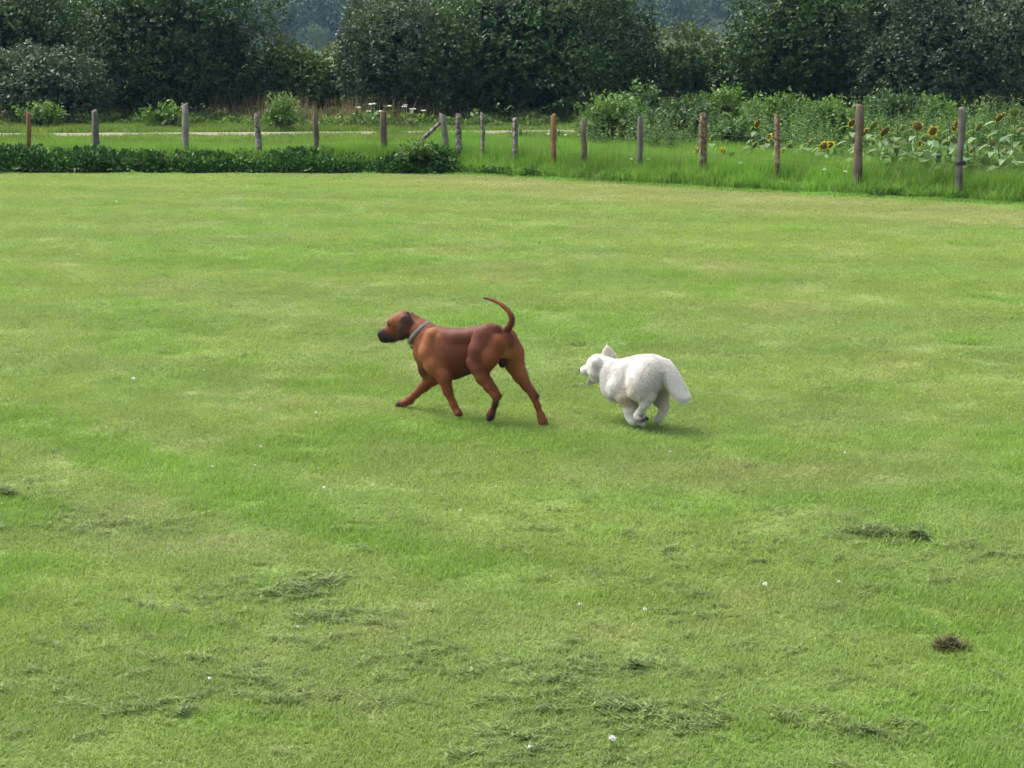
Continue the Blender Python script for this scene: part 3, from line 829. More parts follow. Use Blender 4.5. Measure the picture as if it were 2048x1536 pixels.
tree('hedge_tree', 915, 185, 62, 55, 65, ML['dark'], 'low dark scrub tree wedged between the silvery tree and the widest dark tree', 620, .14, group=TG)
tree('hedge_tree', 232, 192, 60, 50, 65, ML['mid'], 'low green scrub tree between the grey-leaved tree and the broad dark tree', 621, .14, group=TG)
tree('hedge_tree', 482, 178, 66, 56, 66, ML['dark'], 'low dark scrub tree behind the small fresh green bush', 622, .14, group=TG)
tree('hedge_tree', 732, 196, 56, 50, 66, ML['mid'], 'low green scrub tree behind the white umbel flowers', 623, .14, group=TG)
tree('hedge_tree', 1448, 172, 66, 62, 65, ML['dark'], 'low dark scrub tree between the yellowish tree and the tall dark tree', 624, .14, group=TG)
SG = 'shrubs in the rough ground behind the fence'
def shrub(px, py, rx, ry, Y, mat, label, seed, leaf=.1, dens=1.6, low=-1.0):
    return tree('shrub', px, py, rx, ry, Y, mat, label, seed, leaf, dens, .8, 'shrub', SG, 16, low, .5)
shrub(565, 232, 34, 26, 54, ML['light'], 'small fresh green bush on the verge between lichened and brown posts', 631, .12)
shrub(85, 232, 40, 16, 55, ML['light'], 'low light green bush under the grey-leaved tree', 632, .12)
shrub(330, 236, 40, 16, 55, ML['light'], 'low leafy bush beside the tall pale post', 633, .12)
shrub(1225, 252, 62, 48, 40, ML['light'], 'loose light green bramble bush behind the grey post', 634)
shrub(1290, 225, 50, 38, 45, ML['mid'], 'mid green bush with arching shoots below the narrow dark tree', 635)
shrub(1370, 240, 60, 44, 43, ML['mid'], 'rounded bush below the yellowish tree of the right gap', 636)
shrub(1450, 225, 60, 36, 46, ML['light'], 'light green bush above the first sunflowers', 637)
shrub(1560, 238, 70, 42, 44, ML['light'], 'leafy bright bush behind the tan post with weathered grey top', 638)
shrub(1650, 245, 62, 42, 42, ML['light'], 'bright green nettle-like bush beside the tall brown post', 639)
shrub(1770, 226, 60, 30, 47, ML['mid'], 'green bush just above the largest sunflower', 640)
shrub(1860, 222, 50, 26, 47, ML['light'], 'pale green bush between tall brown and tall grey posts', 641)
shrub(836, 312, 30, 14, 36.6, ML['light'], 'leafy bush grown around the leaning corner post', 642)
shrub(1470, 282, 60, 34, 38, ML['mid'], 'dense bush among the low yellow sunflowers', 643)

V0 = []
src = []
for k in range(4):
    r = np.random.default_rng(680 + k); parts = []
    for j in range(5):
        bx, by = r.normal(size=2) * .16; h_ = .7 + .7 * r.random(); nl_ = 26
        z_ = h_ * (.15 + .85 * np.arange(nl_) / nl_); an = np.arange(nl_) * 2.4 + r.random(); le = np.array([.12, .1]) * r.normal(size=2)
        P_ = np.stack([bx + le[0] * z_, by + le[1] * z_, z_], 1); d_ = np.stack([np.cos(an), np.sin(an), .2 + 0 * an], 1)
        L_ = (.15 - .09 * np.arange(nl_) / nl_) * (.7 + .6 * r.random(nl_))
        Vq, qq = leaf_quads(P_, d_ + r.normal(size=(nl_, 3)) * .3, np.tile([0, 0, 1.], (nl_, 1)) + r.normal(size=(nl_, 3)) * .3, L_, L_ * .5)
        parts.append((Vq, qq, np.zeros((0, 3), int), np.repeat(r.random(nl_), 4)))
        tv_, tq_, tt_ = tube([(bx, by, -.05), (bx + le[0] * h_, by + le[1] * h_, h_)], [.006, .003], 4)
        parts.append((tv_, tq_, tt_, np.full(len(tv_), .3)))
    src.append((piece(*join(parts)), m_weed))
nn = 520; px_ = 1170 + 900 * RNG.random(nn); Yw = 37.5 + 9.5 * RNG.random(nn)
x = (px_ - 1024) / F_PX * Yw; s = (.55 + .6 * fbm(x * .6, Yw * .6, 2)) * (.7 + .5 * RNG.random(nn))
keep = (Yw > edge_y(x) + 3.2) & ((px_ < 1700) | (Yw > 40.5)); x, Yw, s = x[keep], Yw[keep], s[keep]; nn = len(x)
rot = np.zeros((nn, 3)); rot[:, 2] = RNG.random(nn) * 6.28
o = scatter('tall_weeds', np.stack([x, Yw, 0 * x], 1), rot, np.stack([s, s, s], 1), (.8 + .5 * RNG.random((nn, 1))) * np.array([.95, 1.1, .9]), RNG.integers(0, 4, nn), src)
tag(o, 'tall ragged green weeds between the sunflowers and the trees', 'weeds')
# white umbels on the verge
def umbel(px, py, Y, s, seed):
    py += 3.0 * math.sin(seed * 1.9)
    r = np.random.default_rng(seed)
    t = at_depth(px, py, Y); e = empty('hogweed', (t[0], Y, 0))
    V, q, tt = tube([(.05 * r.normal(), 0, -.05), (.03, 0, t[2] * .5), (0, 0, t[2])], [.012, .01, .008], 5)
    build('stalk', (V, q, tt), m_stalk, e)
    nb = 40; a = r.random(nb) * 6.28; rr = np.sqrt(r.random(nb)) * s
    P = np.stack([rr * np.cos(a), rr * np.sin(a), t[2] + .03 - rr ** 2 * 1.5 + .03 * r.random(nb)], 1)
    V, q = leaf_quads(P, unit(r.normal(size=(nb, 3)) * [1, 1, .2]), np.tile([0., -.5, 1.], (nb, 1)) + r.normal(size=(nb, 3)) * .3, np.full(nb, .035), np.full(nb, .03))
    build('flower_head', (V, q, np.zeros((0, 3), int)), m_white, e)
    V, q, tt, v = leaf_clump(14, .25, .3, .2, seed + 3, .6); V[:, 2] += .15
    build('foliage', (V, q, tt, v), ML['light'], e)['kind'] = 'stuff'
    tag(e, 'white umbel flower head on the verge below the silvery tree', 'flower', 'white umbels on the verge')
for i, (a, b_) in enumerate(((718, 218), (742, 213), (738, 222), (748, 209), (779, 217), (808, 214), (812, 210), (846, 226), (712, 230), (952, 226), (762, 226), (826, 222))):
    umbel(a, b_, 56.0 + (i % 3) * .4, .055 + .02 * (i % 3), 650 + i)
m_dot = m_white
for i, (a, b_) in enumerate(((1272, 326), (1296, 318), (1288, 326), (1478, 346), (1436, 357), (1262, 318), (1648, 339), (1690, 343), (1130, 270), (1096, 268), (1480, 326), (245, 318))):
    c = at_depth(a, b_, edge_y(ground(a, 380)[0]) + 1.0)
    e = empty('daisy', (c[0], c[1], 0))
    V, q, tt = tube([(0, 0, -.02), (.01, 0, c[2])], [.004, .003], 4); build('stalk', (V, q, tt), m_stalk, e)
    h_ = obj('flower_head', me_head, None, e); h_.location = (.01, 0, c[2]); h_.scale = (3.2, 3.2, 2.5)
    tag(e, 'small white flower in the long grass by the fence', 'flower', 'white flowers in the long grass')

# ------------------------------------------------------------------ sunflowers
m_sl = leaf_mat('sunflower_leaf', [(0, (.12, .20, .08)), (.6, (.21, .31, .14)), (1, (.31, .41, .22))], .45, .4, .3, 1.5, False, .2)
m_pet = leaf_mat('sunflower_petal', [(0, (.42, .33, .03)), (1, (.68, .52, .05))], .6, .2, .3, 2, False, .15)
m_disc = plain_mat('seed_disc', (.12, .10, .03), .9, .15, 60, .5, .8)
m_gdisc = plain_mat('green_seed_disc', (.15, .15, .035), .9, .15, 60, .5, .8)
def sunflower(px, py, dY, hr, petals, disc, tilt, yaw, seed, label):
    hr *= .74
    base = on_line(RA, RB, px); Y = base[1] + dY
    t = at_depth(px, py, Y)
    r = np.random.default_rng(seed)
    e = empty('sunflower', (t[0], Y, 0)); H = t[2]
    fx = np.array([math.sin(yaw) * math.cos(tilt), -math.cos(yaw) * math.cos(tilt), math.sin(tilt)])   # the way the head looks
    u = unit(np.cross(fx, [0, 0, 1.])); w = np.cross(u, fx)
    neck = np.array([0, 0, H]) - fx * .04
    V, q, tt = tube([(.03 * r.normal(), 0, -.1), (.03 * r.normal(), .03, H * .5), neck - fx * .1 + [0, 0, .03], neck], [.018, .016, .012, .012], 6)
    build('stem', (V, q, tt), m_stalk, e)
    seg = 16; a = np.arange(seg) * 2 * np.pi / seg
    rings = [(0, .035), (.5, .03), (.9, .012), (1.0, -.01), (.7, -.04), (0.2, -.05)]
    c0 = np.array([0, 0, H]); Vd = []
    for f, z in rings:
        Vd.append(c0 + fx * z + hr * max(f, .02) * (np.cos(a)[:, None] * u + np.sin(a)[:, None] * w))
    Vd = np.concatenate(Vd)
    Q = np.array([[i * seg + k, i * seg + (k + 1) % seg, (i + 1) * seg + (k + 1) % seg, (i + 1) * seg + k] for i in range(5) for k in range(seg)])
    build('flower_head', (Vd, Q, np.zeros((0, 3), int)), disc, e, None, True)
    plen = .09 if petals else (.05 if disc is m_disc else .055)
    nb = 20; a = np.arange(nb) * 2 * np.pi / nb + r.normal(size=nb) * .08
    rd = np.cos(a)[:, None] * u + np.sin(a)[:, None] * w
    P = c0 + rd * hr * .85
    V, q = leaf_quads(P, unit(rd + fx * (.25 if petals else .1) + np.array([0, 0, -.25]) + r.normal(size=(nb, 3)) * .3), np.tile(fx, (nb, 1)) + r.normal(size=(nb, 3)) * .2, np.full(nb, plen) * (.35 + .8 * r.random(nb)), np.full(nb, .04))
    build('petals' if petals else 'sepals', (V, q, np.zeros((0, 3), int), np.repeat(r.random(nb), 4)), m_pet if plen > .06 or disc is m_disc else m_sl, e)['kind'] = 'stuff'
    nl = 15
    for k in range(nl):
        z = H * (.12 + .84 * (k + .5) / nl); an = k * 2.4 + r.random(); L = (.17 + .15 * r.random()) * (1.15 - .35 * k / nl)
        d = np.array([math.cos(an), math.sin(an), .15]); sd = np.array([-math.sin(an), math.cos(an), 0])
        b0 = np.array([0, 0, z]) + d * .06
        wdt = L * .42
        pts = [b0, b0 + d * L * .35 - sd * wdt + [0, 0, .0], b0 + d * L * .75 - sd * wdt * .7 + [0, 0, -.05], b0 + d * L * 1.15 + [0, 0, -.13], b0 + d * L * .75 + sd * wdt * .7 + [0, 0, -.05], b0 + d * L * .35 + sd * wdt, b0 + d * L * .5 + [0, 0, -.03]]
        T = np.array([[0, 1, 6], [1, 2, 6], [2, 3, 6], [3, 4, 6], [4, 5, 6], [5, 0, 6]])
        build('leaf', (np.array(pts), np.zeros((0, 4), int), T, np.full(7, r.random())), m_sl, e)
    tag(e, label, 'sunflower', 'sunflowers behind the fence')
_L = {0: 'sunflower with drooping green head and no petals', 1: 'sunflower with small yellow petals', 2: 'sunflower with ripe dark brown head'}
def _where(px):
    return ' before the first tan post' if px < 1404 else ' between the two tan posts' if px < 1555 else ' between the weathered tan and tall brown posts' if px < 1717 else ' between the tall brown and tall grey posts' if px < 1919 else ' beyond the tall grey post'
for i, (a, b_, dY, hr, kd, lab) in enumerate((
    (1515, 247, 4.2, .13, 2, 'ripe brown sunflower standing alone in front of the bushes'), (1538, 273, 3.2, .09, 1, 'small yellow sunflower touching the tan post with grey top'), (1425, 275, 3.2, .11, 0, None), (1396, 302, 1.8, .08, 1, None), (1447, 303, 1.8, .08, 1, None),
    (1510, 290, 2.4, .10, 0, None), (1566, 303, 1.6, .08, 1, None), (1580, 292, 2.4, .08, 0, None), (1622, 283, 2.8, .11, 0, None), (1647, 292, 2.0, .10, 1, 'brightest yellow sunflower, left one of a touching pair'), (1660, 290, 2.2, .09, 1, 'bright yellow sunflower, right one of a touching pair'),
    (1704, 246, 3.8, .12, 2, None), (1748, 250, 3.4, .13, 0, None), (1770, 263, 2.6, .16, 2, 'largest sunflower, heavy brown head right of the tall brown post'), (1730, 264, 2.6, .11, 2, None), (1835, 252, 3.0, .13, 2, None), (1866, 262, 2.4, .12, 1, None),
    (1910, 252, 2.6, .14, 1, 'yellow and brown sunflower head just behind the tall grey post'), (1837, 288, 1.4, .11, 2, None), (1905, 276, 1.6, .10, 0, None), (1958, 254, 2.4, .12, 0, None), (2000, 235, 3.0, .15, 2, 'brown sunflower head on the tallest stem past the grey post'), (2028, 224, 3.4, .12, 0, None), (2010, 303, 1.0, .10, 0, None), (1805, 256, 3.0, .10, 0, None),
    (2040, 262, 2.0, .11, 0, None), (1985, 285, 1.3, .09, 0, None), (1945, 300, 1.0, .09, 0, None), (1720, 290, 1.6, .08, 0, None), (1790, 300, 1.2, .09, 0, None))):
    rr = random.Random(i)
    sunflower(a, b_, dY, hr, kd == 1, (m_disc if kd else m_gdisc), {0: -.6, 1: -.3, 2: -.5}[kd] + rr.uniform(-.25, .2), rr.uniform(-.5, 1.3), 700 + i, lab or _L[kd] + _where(a))

# ------------------------------------------------------------------ the far hill: single round trees in the gaps, then the wood
m_far = leaf_mat('far_leaf', [(0, (.03, .065, .02)), (.6, (.07, .125, .04)), (1, (.14, .2, .07))], .6, .3, .2, .05, False, .3)
m_fir = leaf_mat('fir_leaf', [(0, (.016, .036, .016)), (.6, (.036, .072, .03)), (1, (.08, .125, .05))], .6, .3, .1, .05, True, .3)
far_me = []
for k in range(3):
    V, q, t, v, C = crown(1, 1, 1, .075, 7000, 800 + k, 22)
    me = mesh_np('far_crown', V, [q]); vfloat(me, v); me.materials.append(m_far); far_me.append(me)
V, q, t = tube([(0, 0, -1.9), (0, 0, -.8), (0, 0, .2)], [.09, .07, .04], 6)
me_tr = mesh_np('far_trunk', V, [q, t]); me_tr.materials.append(m_bark)
FG = 'round trees at the foot of the blue hill'
def far_tree(px, py, rxp, ryp, Y, k, label):
    c = at_depth(px, py, Y); s = F_PX / Y
    e = empty('distant_tree', (c[0], Y, float(hill(c[0], Y))))
    for nm, me in (('crown', far_me[k % 3]), ('trunk', me_tr)):
        o = obj(nm, me, None, e); o.location = (0, 0, c[2] - e.location.z); o.scale = (rxp / s, rxp / s, ryp / s); o.rotation_euler[2] = k * 1.7
    tag(e, label, 'tree', FG)
for i, (a, b_, rx, ry, Y, lab) in enumerate(((632, 78, 34, 30, 380, 'bluish round tree standing lowest in the left gap'), (600, 48, 34, 28, 430, 'hazy round tree on the left of the left gap, above the lowest'), (665, 42, 36, 28, 440, 'hazy round tree on the right of the left gap'),
    (690, 20, 40, 30, 470, 'hazy tree top behind the round trees of the left gap'), (560, 25, 40, 30, 470, 'hazy tree beside the dark trunk side of the left gap'), (1385, 48, 40, 30, 430, 'paler hazy round tree in the right gap'), (1330, 62, 36, 26, 420, 'hazy round tree low in the right gap beside the narrow dark tree'), (1430, 40, 36, 30, 450, 'hazy tree in the right gap against the tall dark tree'), (1290, 45, 34, 30, 450, 'hazy tree at the narrow dark tree edge of the right gap'))):
    far_tree(a, b_, rx, ry, Y, i, lab)
src = []
for k in range(2):
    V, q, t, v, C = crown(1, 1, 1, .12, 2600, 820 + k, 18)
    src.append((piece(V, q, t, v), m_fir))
r = np.random.default_rng(830)                      # conifers
nb = 1500; z = r.random(nb); a = r.random(nb) * 6.28; rad = (1 - z) * .75 * (.6 + .4 * r.random(nb))
P = np.stack([rad * np.cos(a), rad * np.sin(a), z * 3 - 1], 1)
V, q = leaf_quads(P, np.stack([np.cos(a), np.sin(a), -.4 + 0 * a], 1), np.tile([0, 0, 1.], (nb, 1)), np.full(nb, .3), np.full(nb, .2))
src.append((piece(V, q, np.zeros((0, 3), int), np.repeat(r.random(nb), 4)), m_fir))
nn = 5200
x = RNG.random(nn) * 1000 - 500; y = 400 + RNG.random(nn) * 560
keep = np.abs(x) < y * .42 + 30; x, y = x[keep], y[keep]; nn = len(x)
s = 4 + 3.5 * RNG.random(nn)
conif = fbm(x / 60, y / 60, 4) + .25 * sstep(560, 750, y) > .58
idx = np.where(conif, 2, RNG.integers(0, 2, nn))
rot = np.zeros((nn, 3)); rot[:, 2] = RNG.random(nn) * 6.28
o = scatter('hill_wood', np.stack([x, y, hill(x, y) + s * .75], 1), rot, np.stack([s, s, s * 1.15], 1), np.where(conif, .75, 1.25)[:, None] * (.75 + .5 * RNG.random((nn, 1))) * np.ones(3), idx, src)
tag(o, 'blue hazy wood covering the far hillside', 'woodland')

# ------------------------------------------------------------------ air
V = np.array([(x, y, z) for x in (-850, 850) for y in (-100, 1200) for z in (-2.5, 95)], float)
hz_me = mesh_np('haze', V, np.array([[0, 1, 3, 2], [4, 6, 7, 5], [0, 4, 5, 1], [2, 3, 7, 6], [0, 2, 6, 4], [1, 5, 7, 3]]))
m_hz = bpy.data.materials.new('haze'); m_hz.use_nodes = True
n = m_hz.node_tree.nodes; n.remove(n['Principled BSDF'])
pv = n.new('ShaderNodeVolumePrincipled'); pv.inputs['Color'].default_value = (.42, .68, 1.0, 1); pv.inputs['Density'].default_value = .00021; pv.inputs['Anisotropy'].default_value = 0.0
m_hz.node_tree.links.new(pv.outputs[0], n['Material Output'].inputs['Volume'])
tag(obj('haze', hz_me, m_hz), 'thin bluish haze over the distant hill', 'haze', kind='stuff')
# ------------------------------------------------------------------ dogs: one continuous skin from blended tapered limbs
def surface_nets(F, org, h):
    ins = F < 0
    c = [(i, j, k) for i in (0, 1) for j in (0, 1) for k in (0, 1)]
    nx, ny, nz_ = F.shape
    cnt = sum(ins[i:nx - 1 + i, j:ny - 1 + j, k:nz_ - 1 + k].astype(np.int8) for i, j, k in c)
    act = (cnt > 0) & (cnt < 8)
    I = np.argwhere(act)
    vid = np.full(act.shape, -1, np.int64); vid[act] = np.arange(len(I))
    vals = np.stack([F[I[:, 0] + i, I[:, 1] + j, I[:, 2] + k] for i, j, k in c], 1)
    acc = np.zeros((len(I), 3)); num = np.zeros(len(I))
    for a in range(8):
        for b in range(a + 1, 8):
            da = np.array(c[a]); db = np.array(c[b])
            if np.abs(da - db).sum() != 1: continue
            va, vb = vals[:, a], vals[:, b]
            x = (va < 0) != (vb < 0)
            t = np.where(x, va / np.where(x, va - vb, 1), 0)
            acc += np.where(x[:, None], da + (db - da) * t[:, None], 0); num += x
    V = org + (I + acc / num[:, None]) * h
    quads = []
    for ax in range(3):
        sl0 = [slice(1, -1)] * 3; sl1 = [slice(1, -1)] * 3
        sl0[ax] = slice(0, -1); sl1[ax] = slice(1, None)
        a, b = ins[tuple(sl0)], ins[tuple(sl1)]
        E = np.argwhere(a != b); fl = a[tuple(E.T)]
        off = np.ones(3, int); off[ax] = 0
        E = E + off
        u, w = [(1, 2), (2, 0), (0, 1)][ax]
        def g(du, dw):
            q = E.copy(); q[:, u] += du; q[:, w] += dw
            return vid[q[:, 0], q[:, 1], q[:, 2]]
        Q = np.stack([g(-1, -1), g(0, -1), g(0, 0), g(-1, 0)], 1)
        Q[~fl] = Q[~fl][:, ::-1]
        quads.append(Q)
    return V, np.concatenate(quads)

class Dog:
    def __init__(s, px, py, yaw, crop, k):
        s.O = ground(px, py); s.crop = crop; s.k = k; s.prims = []
        s.set_plane(yaw, s.O)
    def set_plane(s, yaw, through):
        s.L = np.array([-math.sin(yaw), -math.cos(yaw), 0]); s.Fw = np.array([-math.cos(yaw), math.sin(yaw), 0]); s.C = np.array(through)
    def P(s, cx, cy, lat=0.0):
        """a mark in the enlarged crop -> the point of the dog's own upright plane, lat metres to its left"""
        d = ray(s.crop[0] + cx * s.crop[2], s.crop[1] + cy * s.crop[2])
        t = (s.C @ s.L + lat - CAMP @ s.L) / (d @ s.L)
        return CAMP + d * t
    def limb(s, pts, col, k=None, sq=None, ax=None):
        """chain of (cx, cy, lat, radius[, colour])"""
        n_ = s.L if ax is None else ax
        for p, q in zip(pts[:-1], pts[1:]):
            ca = p[4] if len(p) > 4 else col; cb = q[4] if len(q) > 4 else ca
            s.prims.append((s.P(*p[:3]), s.P(*q[:3]), p[3], q[3], np.array(ca, float), np.array(cb, float), k or s.k, sq or 1.0, n_.copy()))
    def curve(s, pts, col, k, n=4):
        """the same along a smooth curve through the marks"""
        A = np.array([list(p[:4]) for p in pts], float); cols = [np.array(p[4], float) for p in pts]; out = []
        for i in range(len(A) - 1):
            p0, p1, p2, p3 = A[max(i - 1, 0)], A[i], A[i + 1], A[min(i + 2, len(A) - 1)]
            for j in range(n):
                t = j / n
                q = .5 * (2 * p1 + (p2 - p0) * t + (2 * p0 - 5 * p1 + 4 * p2 - p3) * t * t + (3 * p1 - p0 - 3 * p2 + p3) * t ** 3)
                out.append((*q, tuple(cols[i] * (1 - t) + cols[i + 1] * t)))
        out.append((*A[-1], tuple(cols[-1])))
        s.limb(out, col, k)
    def dist(s, X, pr):
        a, b, ra, rb, _, _, _, sq, n_ = pr
        ba = b - a; pa = X - a
        if sq != 1.0:
            f = (1 / sq - 1)
            pa = pa + (pa @ n_)[..., None] * n_ * f; ba = ba + (ba @ n_) * n_ * f
        h = np.clip((pa @ ba) / max(ba @ ba, 1e-9), 0, 1)
        return np.linalg.norm(pa - h[..., None] * ba, axis=-1) - (ra + (rb - ra) * h), h
    def skin(s, h=.006):
        lo = np.min([np.minimum(p[0], p[1]) - max(p[2], p[3]) * max(1, p[7]) for p in s.prims], 0) - .05
        hi = np.max([np.maximum(p[0], p[1]) + max(p[2], p[3]) * max(1, p[7]) for p in s.prims], 0) + .05
        n_ = np.ceil((hi - lo) / h).astype(int) + 1
        F = np.full(n_, .08, np.float32)
        for p in s.prims:
            m = max(p[2], p[3]) * max(1, p[7]) + .07
            i0 = np.clip(((np.minimum(p[0], p[1]) - m - lo) / h).astype(int), 0, n_ - 1); i1 = np.clip(((np.maximum(p[0], p[1]) + m - lo) / h).astype(int) + 1, 1, n_)
            g = np.stack(np.meshgrid(*[lo[a] + h * np.arange(i0[a], i1[a]) for a in range(3)], indexing='ij'), -1)
            d, _ = s.dist(g, p)
            sl = tuple(slice(a, b) for a, b in zip(i0, i1)); k = p[6]
            A = F[sl]; q = np.clip(k - np.abs(A - d), 0, k) / k
            F[sl] = np.minimum(A, d) - q * q * k * .25
        V, Q = surface_nets(F, lo, h)
        W_ = np.zeros(len(V)); C = np.zeros((len(V), 3)); D = []
        ds = []
        for p in s.prims:
            d, hh = s.dist(V, p); ds.append((d, hh))
        dm = np.min([d for d, _ in ds], 0)
        for p, (d, hh) in zip(s.prims, ds):
            w = np.exp(-(d - dm) / .011)
            W_ += w; C += w[:, None] * (p[4] + (p[5] - p[4]) * hh[:, None])
        return V, Q, C / W_[:, None]

def smooth_verts(V, Q, it=2, lam=.5):
    for _ in range(it):
        acc = np.zeros_like(V); num = np.zeros(len(V))
        for a in range(4):
            b = (a + 1) % 4
            np.add.at(acc, Q[:, a], V[Q[:, b]]); np.add.at(num, Q[:, a], 1)
            np.add.at(acc, Q[:, b], V[Q[:, a]]); np.add.at(num, Q[:, b], 1)
        V = V + lam * (acc / np.maximum(num, 1)[:, None] - V)
    return V
def coat_mat(name, rough, sheen, nscale, vary, bump):
    m, n, l, p = new_mat(name)
    a = N(n, 'ShaderNodeAttribute', attribute_name='col')
    tc = N(n, 'ShaderNodeTexCoord')
    nz = N(n, 'ShaderNodeTexNoise'); nz.inputs['Scale'].default_value = nscale; nz.inputs['Detail'].default_value = 5
    l.new(tc.outputs['Object'], nz.inputs['Vector'])
    c = mixc(n, l, 'MULTIPLY', 1.0, a.outputs['Color'], ramp(n, l, nz.outputs['Fac'], [(.3, (1 - vary,) * 3), (.7, (1 + vary,) * 3)]))
    l.new(c, p.inputs['Base Color'])
    p.inputs['Roughness'].default_value = rough; p.inputs['Specular IOR Level'].default_value = .22
    p.inputs['Sheen Weight'].default_value = sheen; p.inputs['Sheen Roughness'].default_value = .4
    b = N(n, 'ShaderNodeBump'); b.inputs['Strength'].default_value = bump; b.inputs['Distance'].default_value = .006
    n2 = N(n, 'ShaderNodeTexNoise'); n2.inputs['Scale'].default_value = 130; n2.inputs['Detail'].default_value = 3
    l.new(tc.outputs['Object'], n2.inputs['Vector'])
    l.new(n2.outputs['Fac'], b.inputs['Height']); l.new(b.outputs[0], p.inputs['Normal'])
    return m
def ellipsoid(c, r, axes, seg=14, rings=9):
    th = np.linspace(.02, np.pi - .02, rings); ph = np.arange(seg) * 2 * np.pi / seg
    X = np.stack([np.sin(th)[:, None] * np.cos(ph), np.sin(th)[:, None] * np.sin(ph), np.cos(th)[:, None] * np.ones(seg)], -1).reshape(-1, 3)
    V = c + (X * np.array(r)) @ np.array(axes)
    Q = np.array([[i * seg + k, i * seg + (k + 1) % seg, (i + 1) * seg + (k + 1) % seg, (i + 1) * seg + k] for i in range(rings - 1) for k in range(seg)])
    return V, Q, np.zeros((0, 3), int)

# ---- the red-brown hound
RED, RUST, TAN_, DRK, BLK, GOLD = (.100, .024, .010), (.18, .053, .017), (.235, .083, .027), (.030, .013, .010), (.009, .007, .007), (.32, .15, .052)
EAR = (.048, .018, .012)
D = Dog(962, 843, math.radians(30), (730, 570, .19531), .045)
D.limb([(690, 672, 0, .150, TAN_), (780, 690, 0, .170, RED), (880, 706, 0, .178, RED), (1020, 684, 0, .152, RED), (1150, 622, 0, .122, RED), (1300, 555, 0, .104, RED), (1410, 565, 0, .088, RED)], RED, .06, .66)
D.limb([(650, 620, 0, .115, RUST), (615, 690, 0, .085, TAN_)], TAN_, .06, .9)                       # breast
D.limb([(690, 560, 0, .105, RED), (600, 505, 0, .090, RUST), (520, 460, 0, .080, RUST), (455, 425, 0, .074, RUST)], RED, .05, .82)   # neck
D.limb([(760, 512, .045, .045, RED), (950, 535, .045, .045, RED), (1130, 510, .045, .045, RED), (1300, 478, .045, .045, RED)], RED, .05)                            # back muscle
D.limb([(760, 512, -.045, .045, RED), (950, 535, -.045, .045, RED), (1130, 510, -.045, .045, RED), (1300, 478, -.045, .045, RED)], RED, .05)
# near front leg, pushed back
D.limb([(690, 520, .075, .055, TAN_), (640, 700, .095, .070, TAN_), (700, 820, .10, .072, TAN_), (795, 920, .10, .056, RUST), (812, 965, .098, .050, RUST)], RUST, .024, .8)
D.limb([(755, 560, .088, .040, TAN_), (778, 720, .098, .044, RUST), (800, 900, .102, .046, RUST)], RUST, .015, .6)
D.limb([(815, 960, .098, .050, RUST), (846, 1085, .096, .036, RUST), (896, 1200, .092, .023, RUST), (908, 1225, .092, .0245, RUST), (926, 1265, .09, .019, RUST)], RUST, .02)
D.limb([(850, 925, .10, .026, RED), (862, 945, .10, .020, RED)], RED, .02)
D.limb([(925, 1262, .09, .021, RUST), (948, 1302, .09, .025, RUST), (975, 1322, .09, .018, DRK)], RUST, .02)
# far front leg, reaching
D.limb([(680, 560, -.075, .06, RUST), (610, 720, -.095, .074, RUST), (640, 860, -.10, .070, RED), (690, 950, -.10, .056, RUST), (605, 1035, -.10, .039, RUST), (520, 1115, -.10, .028, RUST), (462, 1168, -.10, .028, RUST), (410, 1203, -.10, .023, RUST)], RUST, .025, .9)
D.limb([(405, 1205, -.10, .028, RUST), (360, 1222, -.10, .029, DRK), (335, 1230, -.10, .019, BLK)], RUST, .02)
D.limb([(470, 1195, -.10, .016, RUST), (452, 1205, -.10, .012, DRK)], RUST, .02)
# near hind leg, swung forward
D.limb([(1230, 545, .085, .098, RED), (1170, 690, .115, .092, RED), (1140, 800, .125, .066, RED), (1155, 860, .12, .056, RUST)], RED, .018, .62)
D.limb([(1340, 600, .075, .080, RUST), (1270, 740, .11, .072, RUST), (1215, 870, .115, .050, RED)], RUST, .03, .75)
D.limb([(1085, 785, .125, .032, RED), (1100, 820, .125, .032, RED)], RED, .03)
D.limb([(1275, 440, .065, .03, RED), (1330, 450, .06, .03, RED)], RED, .03)
D.limb([(1165, 860, .12, .058, RED), (1198, 945, .12, .048, RUST), (1262, 1045, .12, .031, RUST), (1318, 1118, .118, .022, RUST), (1348, 1152, .116, .023, RUST)], RED, .025)
D.limb([(1270, 960, .118, .02, RED), (1384, 1138, .116, .014, RED)], RED, .014)                       # heel tendon
D.limb([(1345, 1150, .116, .025, RED), (1333, 1220, .114, .020, DRK), (1300, 1305, .112, .020, RED)], RED, .02)
D.limb([(1300, 1300, .112, .024, RED), (1282, 1345, .112, .028, DRK), (1272, 1368, .112, .018, BLK)], RED, .02)
# far hind leg, pushing off
D.limb([(1430, 560, -.085, .098, RUST), (1500, 700, -.105, .092, TAN_), (1530, 810, -.11, .070, TAN_), (1590, 925, -.11, .054, TAN_), (1650, 1030, -.11, .035, RUST), (1712, 1122, -.11, .025, RUST)], RUST, .03, .8)
D.limb([(1700, 1060, -.11, .018, RUST), (1768, 1138, -.11, .014, DRK)], RUST, .025)
D.limb([(1722, 1138, -.11, .027, RUST), (1765, 1235, -.11, .022, RUST), (1798, 1340, -.11, .022, RUST)], RUST, .02)
D.limb([(1800, 1335, -.11, .027, RUST), (1820, 1405, -.11, .032, RUST), (1838, 1430, -.11, .024, DRK)], RUST, .02)
D.limb([(1415, 610, 0, .055, GOLD), (1430, 680, 0, .05, GOLD)], GOLD, .05, 1.2)                        # seat
D.limb([(1395, 790, .005, .026, DRK), (1405, 815, .005, .023, BLK)], DRK, .012)
